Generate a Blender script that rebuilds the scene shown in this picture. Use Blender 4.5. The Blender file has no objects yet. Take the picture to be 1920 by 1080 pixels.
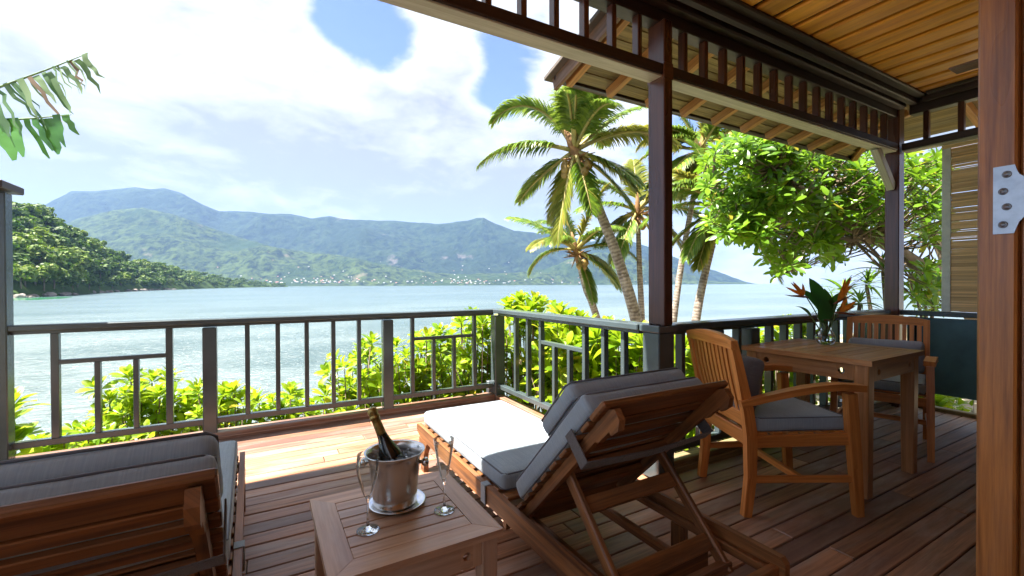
import bpy, math, random
import numpy as np
from mathutils import Vector, Matrix, noise
random.seed(7)
RNG = np.random.default_rng(11)
SC = bpy.context.scene
COL = SC.collection
PI = math.pi

# ------------------------------------------------------------------ camera
CAM_H = 1.2
CR = Vector((0.87327833, -0.48720654, -0.00383959))
CU = Vector((0.00728756, 0.00518185, 0.99996002))
CW = Vector((0.48716717, 0.8732714, -0.00807574))
FPX = 825.63
cam_d = bpy.data.cameras.new('camera')
cam = bpy.data.objects.new('camera', cam_d)
COL.objects.link(cam)
cam.matrix_world = Matrix(((CR.x, CU.x, -CW.x, 0), (CR.y, CU.y, -CW.y, 0), (CR.z, CU.z, -CW.z, CAM_H), (0, 0, 0, 1)))
cam_d.sensor_width = 36.0
cam_d.lens = FPX * 36.0 / 1920.0
cam_d.clip_start = 0.05
cam_d.clip_end = 60000
SC.camera = cam

# ------------------------------------------------------------------ world
SUN = Vector((-0.50, 0.12, 1.0)).normalized()
EL = math.asin(SUN.z)
AZ = math.atan2(SUN.x, SUN.y)
W = bpy.data.worlds.new('World')
SC.world = W
W.use_nodes = True
nt = W.node_tree
nt.nodes.clear()


class NB:
    """tiny node helper"""
    def __init__(s, tree):
        s.t = tree

    def n(s, typ, ins=None, **props):
        nd = s.t.nodes.new(typ)
        for k, v in props.items():
            setattr(nd, k, v)
        for k, v in (ins or {}).items():
            if isinstance(v, bpy.types.NodeSocket):
                s.t.links.new(v, nd.inputs[k])
            else:
                nd.inputs[k].default_value = v
        return nd

    def math(s, op, a, b=None, c=None, clamp=False):
        ins = {0: a}
        if b is not None:
            ins[1] = b
        if c is not None:
            ins[2] = c
        nd = s.n('ShaderNodeMath', ins, operation=op)
        nd.use_clamp = clamp
        return nd.outputs[0]

    def vmath(s, op, a, b=None):
        ins = {0: a}
        if b is not None:
            ins[1] = b
        nd = s.n('ShaderNodeVectorMath', ins, operation=op)
        return nd.outputs['Value'] if op in ('DOT_PRODUCT', 'LENGTH') else nd.outputs[0]

    def mix(s, f, a, b, blend='MIX'):
        nd = s.n('ShaderNodeMix', data_type='RGBA', blend_type=blend)
        for sock, v in ((nd.inputs[0], f), (nd.inputs[6], a), (nd.inputs[7], b)):
            if isinstance(v, bpy.types.NodeSocket):
                s.t.links.new(v, sock)
            else:
                if sock.type == 'RGBA' and len(v) == 3:
                    v = (*v, 1)
                sock.default_value = v
        return nd.outputs[2]

    def ramp(s, f, stops, interp='LINEAR'):
        nd = s.n('ShaderNodeValToRGB', {0: f})
        cr = nd.color_ramp
        cr.interpolation = interp
        while len(cr.elements) < len(stops):
            cr.elements.new(0.5)
        for e, (p, c) in zip(cr.elements, stops):
            e.position = p
            e.color = (c, c, c, 1) if isinstance(c, (int, float)) else (*c, 1)
        return nd.outputs[0]

    def noise(s, vec, scale, detail=4, rough=0.55, dist=0.0):
        nd = s.n('ShaderNodeTexNoise', {'Scale': scale, 'Detail': detail, 'Roughness': rough, 'Distortion': dist})
        if vec is not None:
            s.t.links.new(vec, nd.inputs['Vector'])
        return nd.outputs[0]

    def smooth(s, v, lo, hi):
        nd = s.n('ShaderNodeMapRange', {0: v, 1: lo, 2: hi, 3: 0.0, 4: 1.0})
        nd.interpolation_type = 'SMOOTHSTEP'
        return nd.outputs[0]


def pix_dir(x, y):
    return (CR * (x - 960) - CU * (y - 540) + CW * FPX).normalized()


b = NB(nt)
sky = b.n('ShaderNodeTexSky', sky_type='NISHITA', sun_disc=False)
sky.sun_elevation = EL
sky.sun_rotation = AZ % (2 * PI)
sky.altitude = 10
sky.air_density = 1.0
sky.dust_density = 0.6
sky.ozone_density = 1.6
dirv = b.n('ShaderNodeTexCoord').outputs['Generated']
sep = b.n('ShaderNodeSeparateXYZ', {0: dirv})
dz = b.math('MAXIMUM', sep.outputs[2], 0.0)
# cloud deck: directions flattened so that clouds get thinner and closer towards the horizon
den = b.math('ADD', dz, 0.42)
cx = b.math('DIVIDE', sep.outputs[0], den)
cy = b.math('DIVIDE', sep.outputs[1], den)
cz = b.math('MULTIPLY', dz, 2.1)
cv = b.n('ShaderNodeCombineXYZ', {0: cx, 1: cy, 2: cz}).outputs[0]
n1 = b.noise(cv, 2.7, 12, 0.60, 0.30)
n2 = b.noise(b.vmath('ADD', cv, (7.3, 2.1, 4.4)), 1.3, 3, 0.5, 0.2)
cov = b.math('ADD', b.math('MULTIPLY', b.math('SUBTRACT', n1, 0.5), 2.3), b.math('MULTIPLY', b.math('SUBTRACT', n2, 0.5), 0.5))


def blob(x, y, width, amp):
    d = pix_dir(x, y)
    dt = b.vmath('DOT_PRODUCT', dirv, tuple(d))
    k = 1.0 / (1.0 - math.cos(math.radians(width)))
    e = b.math('MULTIPLY', b.math('SUBTRACT', dt, 1.0), k)
    return b.math('MULTIPLY', b.math('EXPONENT', e), amp)


BLOBS = [(665, 25, 4.5, -0.95), (750, 85, 4, -0.60), (640, -60, 6, -0.45), (500, 70, 7, 0.40), (950, 110, 4, -0.75), (900, 50, 4, -0.45), (950, 205, 3.5, -0.70), (870, 180, 2.5, -0.40),
         (850, 110, 3.5, 0.45), (255, 20, 3.5, -0.50), (40, -30, 6, -0.35), (480, 330, 13, 0.30), (560, 290, 14, 0.35), (250, 330, 10, 0.2), (150, 150, 10, 0.2), (420, 10, 4, -0.35), (1290, 245, 7, -0.65), (1010, 70, 3, -0.5)]
for args in BLOBS:
    cov = b.math('ADD', cov, blob(*args))
cov = b.math('ADD', cov, 0.50)
mask = b.smooth(cov, -0.16, 0.26)
# cloud shading: thick parts and low bases are greyer, sunlit tops white
n3 = b.noise(b.vmath('ADD', cv, (1.7, 9.2, 0.4)), 1.9, 9, 0.58, 0.4)
n4 = b.noise(b.vmath('ADD', cv, (5.1, 3.2, 8.4)), 6.5, 10, 0.66, 0.4)
thick = b.smooth(cov, 0.05, 0.55)
low = b.math('MULTIPLY', b.smooth(dz, 0.40, 0.20), b.smooth(dz, 0.085, 0.155))
g_ = b.math('ADD', b.math('MULTIPLY', b.math('SUBTRACT', n3, 0.5), 3.0), b.math('MULTIPLY', b.math('SUBTRACT', n4, 0.5), 2.3))
g_ = b.math('ADD', b.math('ADD', g_, b.math('MULTIPLY', low, 0.80)), 0.26)
grey = b.math('MULTIPLY', b.math('MAXIMUM', b.math('MINIMUM', g_, 1.0), 0.0), thick)
CLOUD_LIT = (2.20, 2.17, 2.13)
CLOUD_SHADE = (1.14, 1.13, 1.13)
ccol = b.mix(grey, CLOUD_LIT, CLOUD_SHADE)
# horizon whitening by thin far cloud
hz = b.smooth(dz, 0.12, 0.0)
skyb = b.mix(1.0, sky.outputs[0], (0.40, 0.39, 0.50), 'MULTIPLY')
skyc = b.mix(b.math('MULTIPLY', hz, 0.8), skyb, (2.0, 1.92, 1.88))
col = b.mix(mask, skyc, ccol)
bg = b.n('ShaderNodeBackground', {'Color': col, 'Strength': 0.05})
wo = b.n('ShaderNodeOutputWorld')
nt.links.new(bg.outputs[0], wo.inputs[0])

sun_d = bpy.data.lights.new('sun', 'SUN')
sun_d.energy = 2.5
sun_d.angle = math.radians(0.53)
sun_d.color = (1.0, 0.945, 0.86)
sun = bpy.data.objects.new('sun', sun_d)
COL.objects.link(sun)
sun.rotation_euler = SUN.to_track_quat('Z', 'Y').to_euler()
sun.location = SUN * 50

SC.view_settings.view_transform = 'Standard'
SC.view_settings.look = 'None'
SC.view_settings.gamma = 1.0
SC.view_settings.use_curve_mapping = False
SC.view_settings.exposure = 3.4
SC.cycles.use_denoising = True
SC.cycles.max_bounces = 10
SC.cycles.diffuse_bounces = 5
SC.cycles.glossy_bounces = 5
SC.cycles.transmission_bounces = 8
SC.cycles.transparent_max_bounces = 12
SC.cycles.volume_bounces = 1
SC.cycles.sample_clamp_indirect = 6.0
SC.cycles.caustics_reflective = False
SC.cycles.caustics_refractive = False


# ------------------------------------------------------------------ placing helpers
def hor_y(x):
    return 533.33 + 0.0038 * (x - 960)


def at(px, py, depth):
    """world point seen at photo pixel (px,py) at a distance `depth` in front of the lens"""
    d = CR * (px - 960) - CU * (py - 540) + CW * FPX
    return Vector((0, 0, CAM_H)) + d * (depth / FPX)


def gnd(px, depth, z=0.0):
    """ground position below a photo column at a given distance"""
    d = CR * ((px - 960) / FPX) + CW
    return Vector((d.x * depth, d.y * depth, z))


# ------------------------------------------------------------------ mesh builder
class MB:
    def __init__(s):
        s.v, s.f, s.uv, s.sm, s.mi = [], [], [], [], []

    def add(s, verts, faces, uvs=None, smooth=False, mi=0):
        o = len(s.v)
        s.v.extend(tuple(p) for p in verts)
        for k, f in enumerate(faces):
            s.f.append([i + o for i in f])
            s.uv.append(uvs[k] if uvs else [(0, 0)] * len(f))
            s.sm.append(smooth)
            s.mi.append(mi)

    def box(s, c, size, M=None, bev=0.004, mi=0, taper=None):
        h = [x / 2 for x in size]
        bv = min(bev, min(h) * 0.6)
        L = max(range(3), key=lambda i: size[i])
        vs, idx = [], {}
        for sx in (-1, 1):
            for sy in (-1, 1):
                for sz in (-1, 1):
                    sg = (sx, sy, sz)
                    for ax in range(3):
                        p = [sg[i] * (h[i] - (0 if i == ax else bv)) for i in range(3)]
                        idx[sg + (ax,)] = len(vs)
                        vs.append(p)
        fs = []
        for ax in range(3):
            o1, o2 = [(1, 2), (2, 0), (0, 1)][ax]
            for sg in (-1, 1):
                q = []
                for (a, bb) in ((-1, -1), (1, -1), (1, 1), (-1, 1)):
                    k = [0, 0, 0]
                    k[ax], k[o1], k[o2] = sg, a, bb
                    q.append(idx[tuple(k) + (ax,)])
                if sg < 0:
                    q.reverse()
                fs.append(q)
        for ax in range(3):           # edges running along ax
            o1, o2 = [(1, 2), (2, 0), (0, 1)][ax]
            for a in (-1, 1):
                for bb in (-1, 1):
                    k0, k1 = [0, 0, 0], [0, 0, 0]
                    k0[ax], k1[ax] = -1, 1
                    k0[o1] = k1[o1] = a
                    k0[o2] = k1[o2] = bb
                    q = [idx[tuple(k0) + (o1,)], idx[tuple(k1) + (o1,)], idx[tuple(k1) + (o2,)], idx[tuple(k0) + (o2,)]]
                    if a * bb > 0:
                        q.reverse()
                    fs.append(q)
        for sx in (-1, 1):
            for sy in (-1, 1):
                for sz in (-1, 1):
                    q = [idx[(sx, sy, sz, 0)], idx[(sx, sy, sz, 1)], idx[(sx, sy, sz, 2)]]
                    if sx * sy * sz < 0:
                        q.reverse()
                    fs.append(q)
        ou, ov = random.uniform(0, 40), random.uniform(0, 40)
        uvs = []
        for f in fs:
            ps = [vs[i] for i in f]
            nrm = (Vector(ps[1]) - Vector(ps[0])).cross(Vector(ps[2]) - Vector(ps[0]))
            na = max(range(3), key=lambda i: abs(nrm[i]))
            if na == L:
                a1, a2 = [i for i in range(3) if i != L]
                uvs.append([(p[a1] + ou, p[a2] + ov) for p in ps])
            else:
                a2 = [i for i in range(3) if i != L and i != na][0]
                uvs.append([(p[L] + ou, p[a2] + ov + na * 0.37) for p in ps])
        if taper:
            vs = [taper(p) for p in vs]
        if M is not None:
            vs = [M @ Vector(p) for p in vs]
        c = Vector(c)
        s.add([Vector(p) + c for p in vs], fs, uvs, False, mi)

    def bar(s, p0, p1, w, h, up=(0, 0, 1), bev=0.004, mi=0):
        p0, p1 = Vector(p0), Vector(p1)
        d = (p1 - p0)
        L = d.length
        d.normalize()
        u = Vector(up)
        side = d.cross(u)
        if side.length < 1e-4:
            side = d.cross(Vector((1, 0, 0)))
        side.normalize()
        u = side.cross(d)
        M = Matrix((d, side, u)).transposed()
        s.box((p0 + p1) / 2, (L, w, h), M, bev, mi)

    def sweep(s, pts, w, h, up=(0, 0, 1), mi=0, smooth=False):
        """rectangular section along a poly-line; w,h numbers or lists"""
        n = len(pts)
        pts = [Vector(p) for p in pts]
        ws = w if isinstance(w, (list, tuple)) else [w] * n
        hs = h if isinstance(h, (list, tuple)) else [h] * n
        vs, ls, acc = [], [], 0
        for i, p in enumerate(pts):
            d = (pts[min(i + 1, n - 1)] - pts[max(i - 1, 0)]).normalized()
            side = d.cross(Vector(up)).normalized()
            u = side.cross(d).normalized()
            if i:
                acc += (pts[i] - pts[i - 1]).length
            ls.append(acc)
            for a, bb in ((-1, -1), (1, -1), (1, 1), (-1, 1)):
                vs.append(p + side * (a * ws[i] / 2) + u * (bb * hs[i] / 2))
        fs, uvs = [], []
        ou, ov = random.uniform(0, 40), random.uniform(0, 40)
        for i in range(n - 1):
            for k in range(4):
                k2 = (k + 1) % 4
                fs.append([i * 4 + k, i * 4 + k2, (i + 1) * 4 + k2, (i + 1) * 4 + k])
                wd = ws[i] if k % 2 == 0 else hs[i]
                o = k * 0.13 + ov
                uvs.append([(ls[i] + ou, o), (ls[i] + ou, o + wd), (ls[i + 1] + ou, o + wd), (ls[i + 1] + ou, o)])
        fs.append([3, 2, 1, 0])
        uvs.append([(ou, ov), (ou, ov + .05), (ou + .05, ov + .05), (ou + .05, ov)])
        e = (n - 1) * 4
        fs.append([e, e + 1, e + 2, e + 3])
        uvs.append(uvs[-1])
        s.add(vs, fs, uvs, smooth, mi)

    def tube(s, pts, rad, seg=8, mi=0, cap=True):
        pts = [Vector(p) for p in pts]
        n = len(pts)
        rs = rad if isinstance(rad, (list, tuple)) else [rad] * n
        vs, ls, acc = [], [], 0
        prev = None
        for i, p in enumerate(pts):
            d = (pts[min(i + 1, n - 1)] - pts[max(i - 1, 0)])
            d = d.normalized() if d.length > 1e-9 else Vector((0, 0, 1))
            if prev is None:
                a = d.cross(Vector((0, 0, 1)))
                if a.length < 0.1:
                    a = d.cross(Vector((1, 0, 0)))
            else:
                a = prev - d * prev.dot(d)
            a.normalize()
            prev = a
            c = d.cross(a)
            if i:
                acc += (pts[i] - pts[i - 1]).length
            ls.append(acc)
            for k in range(seg):
                t = 2 * PI * k / seg
                vs.append(p + (a * math.cos(t) + c * math.sin(t)) * rs[i])
        fs, uvs = [], []
        ou = random.uniform(0, 30)
        for i in range(n - 1):
            for k in range(seg):
                k2 = (k + 1) % seg
                fs.append([i * seg + k, i * seg + k2, (i + 1) * seg + k2, (i + 1) * seg + k])
                c1 = 2 * PI * max(rs[i], 1e-4) / seg
                uvs.append([(ls[i] + ou, k * c1), (ls[i] + ou, (k + 1) * c1), (ls[i + 1] + ou, (k + 1) * c1), (ls[i + 1] + ou, k * c1)])
        if cap:
            fs.append(list(range(seg))[::-1])
            uvs.append([(0, 0)] * seg)
            fs.append([(n - 1) * seg + k for k in range(seg)])
            uvs.append([(0, 0)] * seg)
        s.add(vs, fs, uvs, True, mi)

    def lathe(s, prof, c=(0, 0, 0), seg=40, M=None, mi=0):
        """prof: list of (r,z); faces point outward when z rises along the profile"""
        vs, fs = [], []
        c = Vector(c)
        n = len(prof)
        for r, z in prof:
            for k in range(seg):
                t = 2 * PI * k / seg
                p = Vector((r * math.cos(t), r * math.sin(t), z))
                if M is not None:
                    p = M @ p
                vs.append(p + c)
        for i in range(n - 1):
            for k in range(seg):
                k2 = (k + 1) % seg
                fs.append([i * seg + k, i * seg + k2, (i + 1) * seg + k2, (i + 1) * seg + k])
        if prof[0][0] > 1e-6:
            fs.append(list(range(seg))[::-1])
        if prof[-1][0] > 1e-6:
            fs.append([(n - 1) * seg + k for k in range(seg)])
        s.add(vs, fs, None, True, mi)

    def prism(s, outline, axis, a0, a1, mi=0):
        """outline [(u,v)] extruded along axis 'x','y','z' between a0 and a1"""
        def P(u, v, a):
            return {'x': (a, u, v), 'y': (u, a, v), 'z': (u, v, a)}[axis]
        n = len(outline)
        vs = [P(u, v, a0) for u, v in outline] + [P(u, v, a1) for u, v in outline]
        fs = [list(range(n))[::-1], [n + i for i in range(n)]] + [[i, (i + 1) % n, n + (i + 1) % n, n + i] for i in range(n)]
        ou = random.uniform(0, 30)
        uvs = []
        for f in fs:
            if len(f) == n and n > 4 or f is fs[0] or f is fs[1]:
                uvs.append([(outline[i % n][0] + ou, outline[i % n][1]) for i in f])
            else:
                uvs.append([(outline[i % n][0] + ou, outline[i % n][1] + (a1 if i >= n else a0)) for i in f])
        s.add(vs, fs, uvs, False, mi)

    def rbox(s, c, size, r, puff=0.0, n=12, M=None, mi=0, wob=0.0):
        """soft rounded box (cushions)"""
        h = Vector(size) / 2
        r = min(r, min(h) * 0.98)
        vs, fs, key = [], [], {}

        def vert(q):
            k = tuple(round(x, 5) for x in q)
            if k in key:
                return key[k]
            inn = Vector([max(-(h[i] - r), min(h[i] - r, q[i])) for i in range(3)])
            d = Vector(q) - inn
            p = inn + (d.normalized() * r if d.length > 1e-9 else d)
            a = max(0, 1 - (p.x / h.x) ** 2) * max(0, 1 - (p.y / h.y) ** 2)
            p.z += (p.z / h.z) * puff * a
            if wob:
                p += Vector(noise.noise_vector(p * 7 + Vector(c) * 3)) * wob
            key[k] = len(vs)
            vs.append(p)
            return key[k]
        g = [math.sin((i / n - 0.5) * PI * 0.92) / math.sin(PI * 0.46) for i in range(n + 1)]
        for ax in range(3):
            o1, o2 = [(1, 2), (2, 0), (0, 1)][ax]
            for sg in (-1, 1):
                for i in range(n):
                    for j in range(n):
                        q = []
                        for (a, bb) in ((i, j), (i + 1, j), (i + 1, j + 1), (i, j + 1)):
                            p = [0, 0, 0]
                            p[ax] = sg * h[ax]
                            p[o1] = g[a] * h[o1]
                            p[o2] = g[bb] * h[o2]
                            q.append(vert(p))
                        if sg < 0:
                            q.reverse()
                        if len(set(q)) == 4:
                            fs.append(q)
        uvs = []
        for f in fs:
            ps = [vs[i] for i in f]
            nn = (ps[1] - ps[0]).cross(ps[2] - ps[0])
            na = max(range(3), key=lambda i: abs(nn[i]))
            a1, a2 = [(1, 2), (0, 2), (0, 1)][na]
            uvs.append([(p[a1], p[a2]) for p in ps])
        out = [(M @ p if M is not None else p) + Vector(c) for p in vs]
        s.add(out, fs, uvs, True, mi)

    def mesh(s, name, mats):
        me = bpy.data.meshes.new(name)
        me.from_pydata(s.v, [], s.f)
        uvl = me.uv_layers.new(name='UVMap')
        flat = [c for f in s.uv for p in f for c in p]
        uvl.data.foreach_set('uv', flat)
        me.polygons.foreach_set('use_smooth', s.sm)
        me.polygons.foreach_set('material_index', s.mi)
        for m in (mats if isinstance(mats, (list, tuple)) else [mats]):
            me.materials.append(m)
        me.update()
        return me

    def build(s, name, mats, parent=None, loc=None):
        o = bpy.data.objects.new(name, s.mesh(name, mats))
        COL.objects.link(o)
        if parent is not None:
            o.parent = parent
        if loc is not None:
            o.location = loc
        return o


def tag(o, label=None, cat=None, group=None, kind=None):
    if label:
        o['label'] = label
    if cat:
        o['category'] = cat
    if group:
        o['group'] = group
    if kind:
        o['kind'] = kind
    return o


def thing(name, label, cat, loc=(0, 0, 0), rz=0.0, group=None):
    o = bpy.data.objects.new(name, None)
    COL.objects.link(o)
    o.empty_display_size = 0.1
    o.location = loc
    o.rotation_euler = (0, 0, rz)
    return tag(o, label, cat, group)


def link_mesh(name, me, parent, M=None):
    o = bpy.data.objects.new(name, me)
    COL.objects.link(o)
    o.parent = parent
    if M is not None:
        o.matrix_basis = M
    return o


def one(name, mats, parent, fn, *a, **k):
    """one part made of a single MB call"""
    m = MB()
    getattr(m, fn)(*a, **k)
    return m.build(name, mats, parent)


def kids(o):
    return [c for c in bpy.data.objects if c.parent == o]


def copy_tree(o, childmap, parent=None):
    c = o.copy()
    COL.objects.link(c)
    c.parent = parent
    for ch in childmap.get(o, []):
        copy_tree(ch, childmap, c)
    return c


def child_map():
    d = {}
    for o in bpy.data.objects:
        if o.parent is not None:
            d.setdefault(o.parent, []).append(o)
    return d


# ------------------------------------------------------------------ materials
def new_mat(name):
    m = bpy.data.materials.new(name)
    m.use_nodes = True
    m.node_tree.nodes.clear()
    return m, NB(m.node_tree)


def finish(m, bb, shader):
    out = bb.n('ShaderNodeOutputMaterial')
    m.node_tree.links.new(shader, out.inputs[0])
    return m


def bump(bb, h, strength, dist=0.002):
    return bb.n('ShaderNodeBump', {'Height': h, 'Strength': strength, 'Distance': dist}).outputs[0]


def wood(name, dark, light, rough=0.45, rand=0.25, grey=None, grey_amt=0.0, bumps=0.5, along=1.6, across=38.0, spec=0.4, coat=0.0, huevar=None):
    m, bb = new_mat(name)
    uv = bb.n('ShaderNodeUVMap').outputs[0]
    inf = bb.n('ShaderNodeObjectInfo')
    rnd = inf.outputs['Random']
    off = bb.n('ShaderNodeCombineXYZ', {0: bb.math('MULTIPLY', rnd, 37.0), 1: bb.math('MULTIPLY', rnd, 91.0), 2: 0.0}).outputs[0]
    p = bb.vmath('ADD', uv, off)
    g1 = bb.noise(bb.vmath('MULTIPLY', p, (along, across, 1)), 1.0, 6, 0.6, 0.5)
    g2 = bb.noise(bb.vmath('MULTIPLY', p, (along * 5, across * 5, 1)), 1.0, 3, 0.6, 0.2)
    g3 = bb.noise(bb.vmath('MULTIPLY', p, (0.9, 6.0, 1)), 1.0, 3, 0.5, 0.4)
    g = bb.math('ADD', bb.math('MULTIPLY', g1, 0.6), bb.math('ADD', bb.math('MULTIPLY', g2, 0.18), bb.math('MULTIPLY', g3, 0.22)))
    c = bb.mix(bb.smooth(g, 0.34, 0.66), dark, light)
    if huevar:
        r2 = bb.n('ShaderNodeTexWhiteNoise', {'W': bb.math('MULTIPLY', rnd, 173.3)}, noise_dimensions='1D').outputs[0]
        c = bb.mix(bb.math('MULTIPLY', bb.smooth(r2, 0.35, 1.0), 0.8), c, huevar)
    if grey:
        gm = bb.smooth(bb.noise(bb.vmath('MULTIPLY', p, (1.5, 7.0, 1)), 1.0, 5, 0.65, 0.3), 0.42, 0.72)
        c = bb.mix(bb.math('MULTIPLY', gm, grey_amt), c, grey)
    val = bb.math('ADD', 1.0 - rand, bb.math('MULTIPLY', rnd, 2 * rand))
    c = bb.n('ShaderNodeHueSaturation', {'Color': c, 'Value': val}).outputs[0]
    ro = bb.math('ADD', rough - 0.1, bb.math('MULTIPLY', g3, 0.22))
    pr = bb.n('ShaderNodeBsdfPrincipled', {'Base Color': c, 'Roughness': ro, 'Specular IOR Level': spec, 'Normal': bump(bb, g, bumps, 0.0015)})
    if coat:
        pr.inputs['Coat Weight'].default_value = coat
        pr.inputs['Coat Roughness'].default_value = 0.18
    return finish(m, bb, pr.outputs[0])


def plain(name, c, rough=0.5, metal=0.0, var=0.12, scale=9.0, bumps=0.0, spec=0.5, coat=0.0, wear=None):
    m, bb = new_mat(name)
    oc = bb.n('ShaderNodeTexCoord').outputs['Object']
    ns = bb.noise(oc, scale, 5, 0.6)
    cc = bb.mix(bb.smooth(ns, 0.3, 0.7), tuple(x * (1 - var) for x in c), tuple(min(1, x * (1 + var)) for x in c))
    if wear:
        w = bb.smooth(bb.noise(oc, 31.0, 4, 0.7), 0.62, 0.74)
        cc = bb.mix(bb.math('MULTIPLY', w, 0.5), cc, wear)
    ro = bb.math('ADD', rough - 0.06, bb.math('MULTIPLY', ns, 0.12))
    pr = bb.n('ShaderNodeBsdfPrincipled', {'Base Color': cc, 'Roughness': ro, 'Metallic': metal, 'Specular IOR Level': spec})
    if bumps:
        m.node_tree.links.new(bump(bb, bb.noise(oc, scale * 14, 4, 0.6), bumps, 0.002), pr.inputs['Normal'])
    if coat:
        pr.inputs['Coat Weight'].default_value = coat
        pr.inputs['Coat Roughness'].default_value = 0.15
    return finish(m, bb, pr.outputs[0])


def fabric(name, c, c2):
    m, bb = new_mat(name)
    oc = bb.n('ShaderNodeTexCoord').outputs['Object']
    uv = bb.n('ShaderNodeUVMap').outputs[0]
    wv = bb.n('ShaderNodeTexWave', {'Vector': uv, 'Scale': 260.0, 'Distortion': 1.5, 'Detail': 2.0}, bands_direction='X').outputs[1]
    wv2 = bb.n('ShaderNodeTexWave', {'Vector': uv, 'Scale': 260.0, 'Distortion': 1.5, 'Detail': 2.0}, bands_direction='Y').outputs[1]
    streak = bb.noise(bb.vmath('MULTIPLY', uv, (170, 6, 1)), 1.0, 3, 0.6)
    ns = bb.noise(oc, 5.0, 4, 0.6)
    f = bb.math('ADD', bb.math('MULTIPLY', streak, 0.6), bb.math('MULTIPLY', ns, 0.4))
    cc = bb.mix(bb.smooth(f, 0.3, 0.7), c, c2)
    wr = bb.noise(bb.vmath('MULTIPLY', oc, (1, 1, 1)), 6.0, 3, 0.5, 1.2)
    hh = bb.math('ADD', bb.math('MULTIPLY', bb.math('ADD', wv, wv2), 0.04), wr)
    pr = bb.n('ShaderNodeBsdfPrincipled', {'Base Color': cc, 'Roughness': 0.88, 'Specular IOR Level': 0.25, 'Sheen Weight': 0.25,
                                           'Normal': bump(bb, hh, 0.5, 0.012)})
    return finish(m, bb, pr.outputs[0])


def leafmat(name, c1, c2, c3=None, trans=0.35, rough=0.42, scale=1.2, tcol=None, spec=0.4):
    m, bb = new_mat(name)
    oc = bb.n('ShaderNodeTexCoord').outputs['Object']
    geo = bb.n('ShaderNodeNewGeometry')
    rnd = bb.n('ShaderNodeObjectInfo').outputs['Random']
    isl = geo.outputs['Random Per Island']
    r = bb.math('FRACT', bb.math('ADD', rnd, isl))
    ns = bb.noise(oc, scale, 3, 0.5)
    f = bb.math('ADD', bb.math('MULTIPLY', r, 0.7), bb.math('MULTIPLY', ns, 0.3))
    c = bb.mix(bb.smooth(f, 0.15, 0.8), c1, c2)
    if c3:
        c = bb.mix(bb.math('GREATER_THAN', r, 0.94), c, c3)
    pr = bb.n('ShaderNodeBsdfPrincipled', {'Base Color': c, 'Roughness': rough, 'Specular IOR Level': spec})
    tc = bb.mix(0.5, c, tcol) if tcol else bb.n('ShaderNodeHueSaturation', {'Color': c, 'Saturation': 1.15, 'Value': 1.5}).outputs[0]
    tr = bb.n('ShaderNodeBsdfTranslucent', {'Color': tc})
    mx = bb.n('ShaderNodeMixShader', {0: trans, 1: pr.outputs[0], 2: tr.outputs[0]})
    return finish(m, bb, mx.outputs[0])


M = {}
M['deck'] = wood('deck_hardwood', (0.160, 0.074, 0.044), (0.47, 0.228, 0.122), 0.44, 0.30, (0.36, 0.275, 0.23), 0.70, 0.6, huevar=(0.135, 0.078, 0.066))
M['teak'] = wood('oiled_teak', (0.38, 0.112, 0.020), (0.69, 0.262, 0.062), 0.42, 0.10, None, 0, 0.35, spec=0.45)
M['teak_table'] = wood('teak_table', (0.30, 0.120, 0.036), (0.54, 0.25, 0.090), 0.40, 0.14, (0.32, 0.23, 0.17), 0.25, 0.35, spec=0.5)
M['teak_grey'] = wood('weathered_teak', (0.34, 0.180, 0.098), (0.58, 0.35, 0.21), 0.36, 0.14, (0.50, 0.39, 0.31), 0.45, 0.3, spec=0.5)
M['teak_lounger'] = wood('lounger_teak', (0.075, 0.027, 0.010), (0.31, 0.122, 0.036), 0.45, 0.12, (0.3, 0.2, 0.14), 0.15, 0.35)
M['darkwood'] = wood('dark_stained_beam', (0.014, 0.006, 0.0045), (0.044, 0.019, 0.012), 0.50, 0.12, None, 0, 0.25, spec=0.5)
M['postwood'] = wood('dark_varnished_post', (0.040, 0.013, 0.008), (0.105, 0.036, 0.019), 0.28, 0.1, None, 0, 0.25, spec=0.55)
M['jambwood'] = wood('varnished_door_jamb', (0.16, 0.050, 0.010), (0.46, 0.175, 0.037), 0.30, 0.05, (0.30, 0.20, 0.15), 0.18, 0.5, 2.2, 60.0, spec=0.5)
M['ceiling'] = wood('golden_ceiling_plank', (0.52, 0.170, 0.010), (0.88, 0.385, 0.036), 0.40, 0.22, (0.50, 0.34, 0.14), 0.12, 0.15, 1.0, 9.0)
M['soffit'] = wood('weathered_soffit_board', (0.11, 0.075, 0.030), (0.34, 0.25, 0.11), 0.7, 0.25, (0.25, 0.22, 0.16), 0.5, 0.5)
M['rafter'] = wood('rafter_wood', (0.26, 0.11, 0.028), (0.55, 0.28, 0.09), 0.55, 0.15, (0.36, 0.24, 0.13), 0.25, 0.4)
M['barge'] = wood('barge_board_wood', (0.09, 0.045, 0.025), (0.26, 0.14, 0.08), 0.6, 0.15, (0.3, 0.24, 0.2), 0.4, 0.5)
M['beampaint'] = wood('pale_beam_soffit', (0.32, 0.29, 0.21), (0.50, 0.46, 0.36), 0.5, 0.05, None, 0, 0.2)
M['paint'] = plain('blue_grey_paint', (0.058, 0.078, 0.084), 0.24, 0, 0.10, 6, 0.1, 0.6, wear=(0.045, 0.04, 0.036))
M['panelpaint'] = plain('teal_panel_paint', (0.050, 0.115, 0.140), 0.42, 0, 0.22, 3.5, 0.1, 0.5, wear=(0.03, 0.05, 0.055))
M['cushion'] = fabric('slate_cushion_fabric', (0.240, 0.290, 0.330), (0.330, 0.385, 0.425))
M['cushion_dark'] = fabric('charcoal_cushion_fabric', (0.085, 0.080, 0.085), (0.135, 0.125, 0.130))
M['cushion_pale'] = fabric('pale_grey_fabric', (0.26, 0.27, 0.32), (0.36, 0.37, 0.42))
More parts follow.
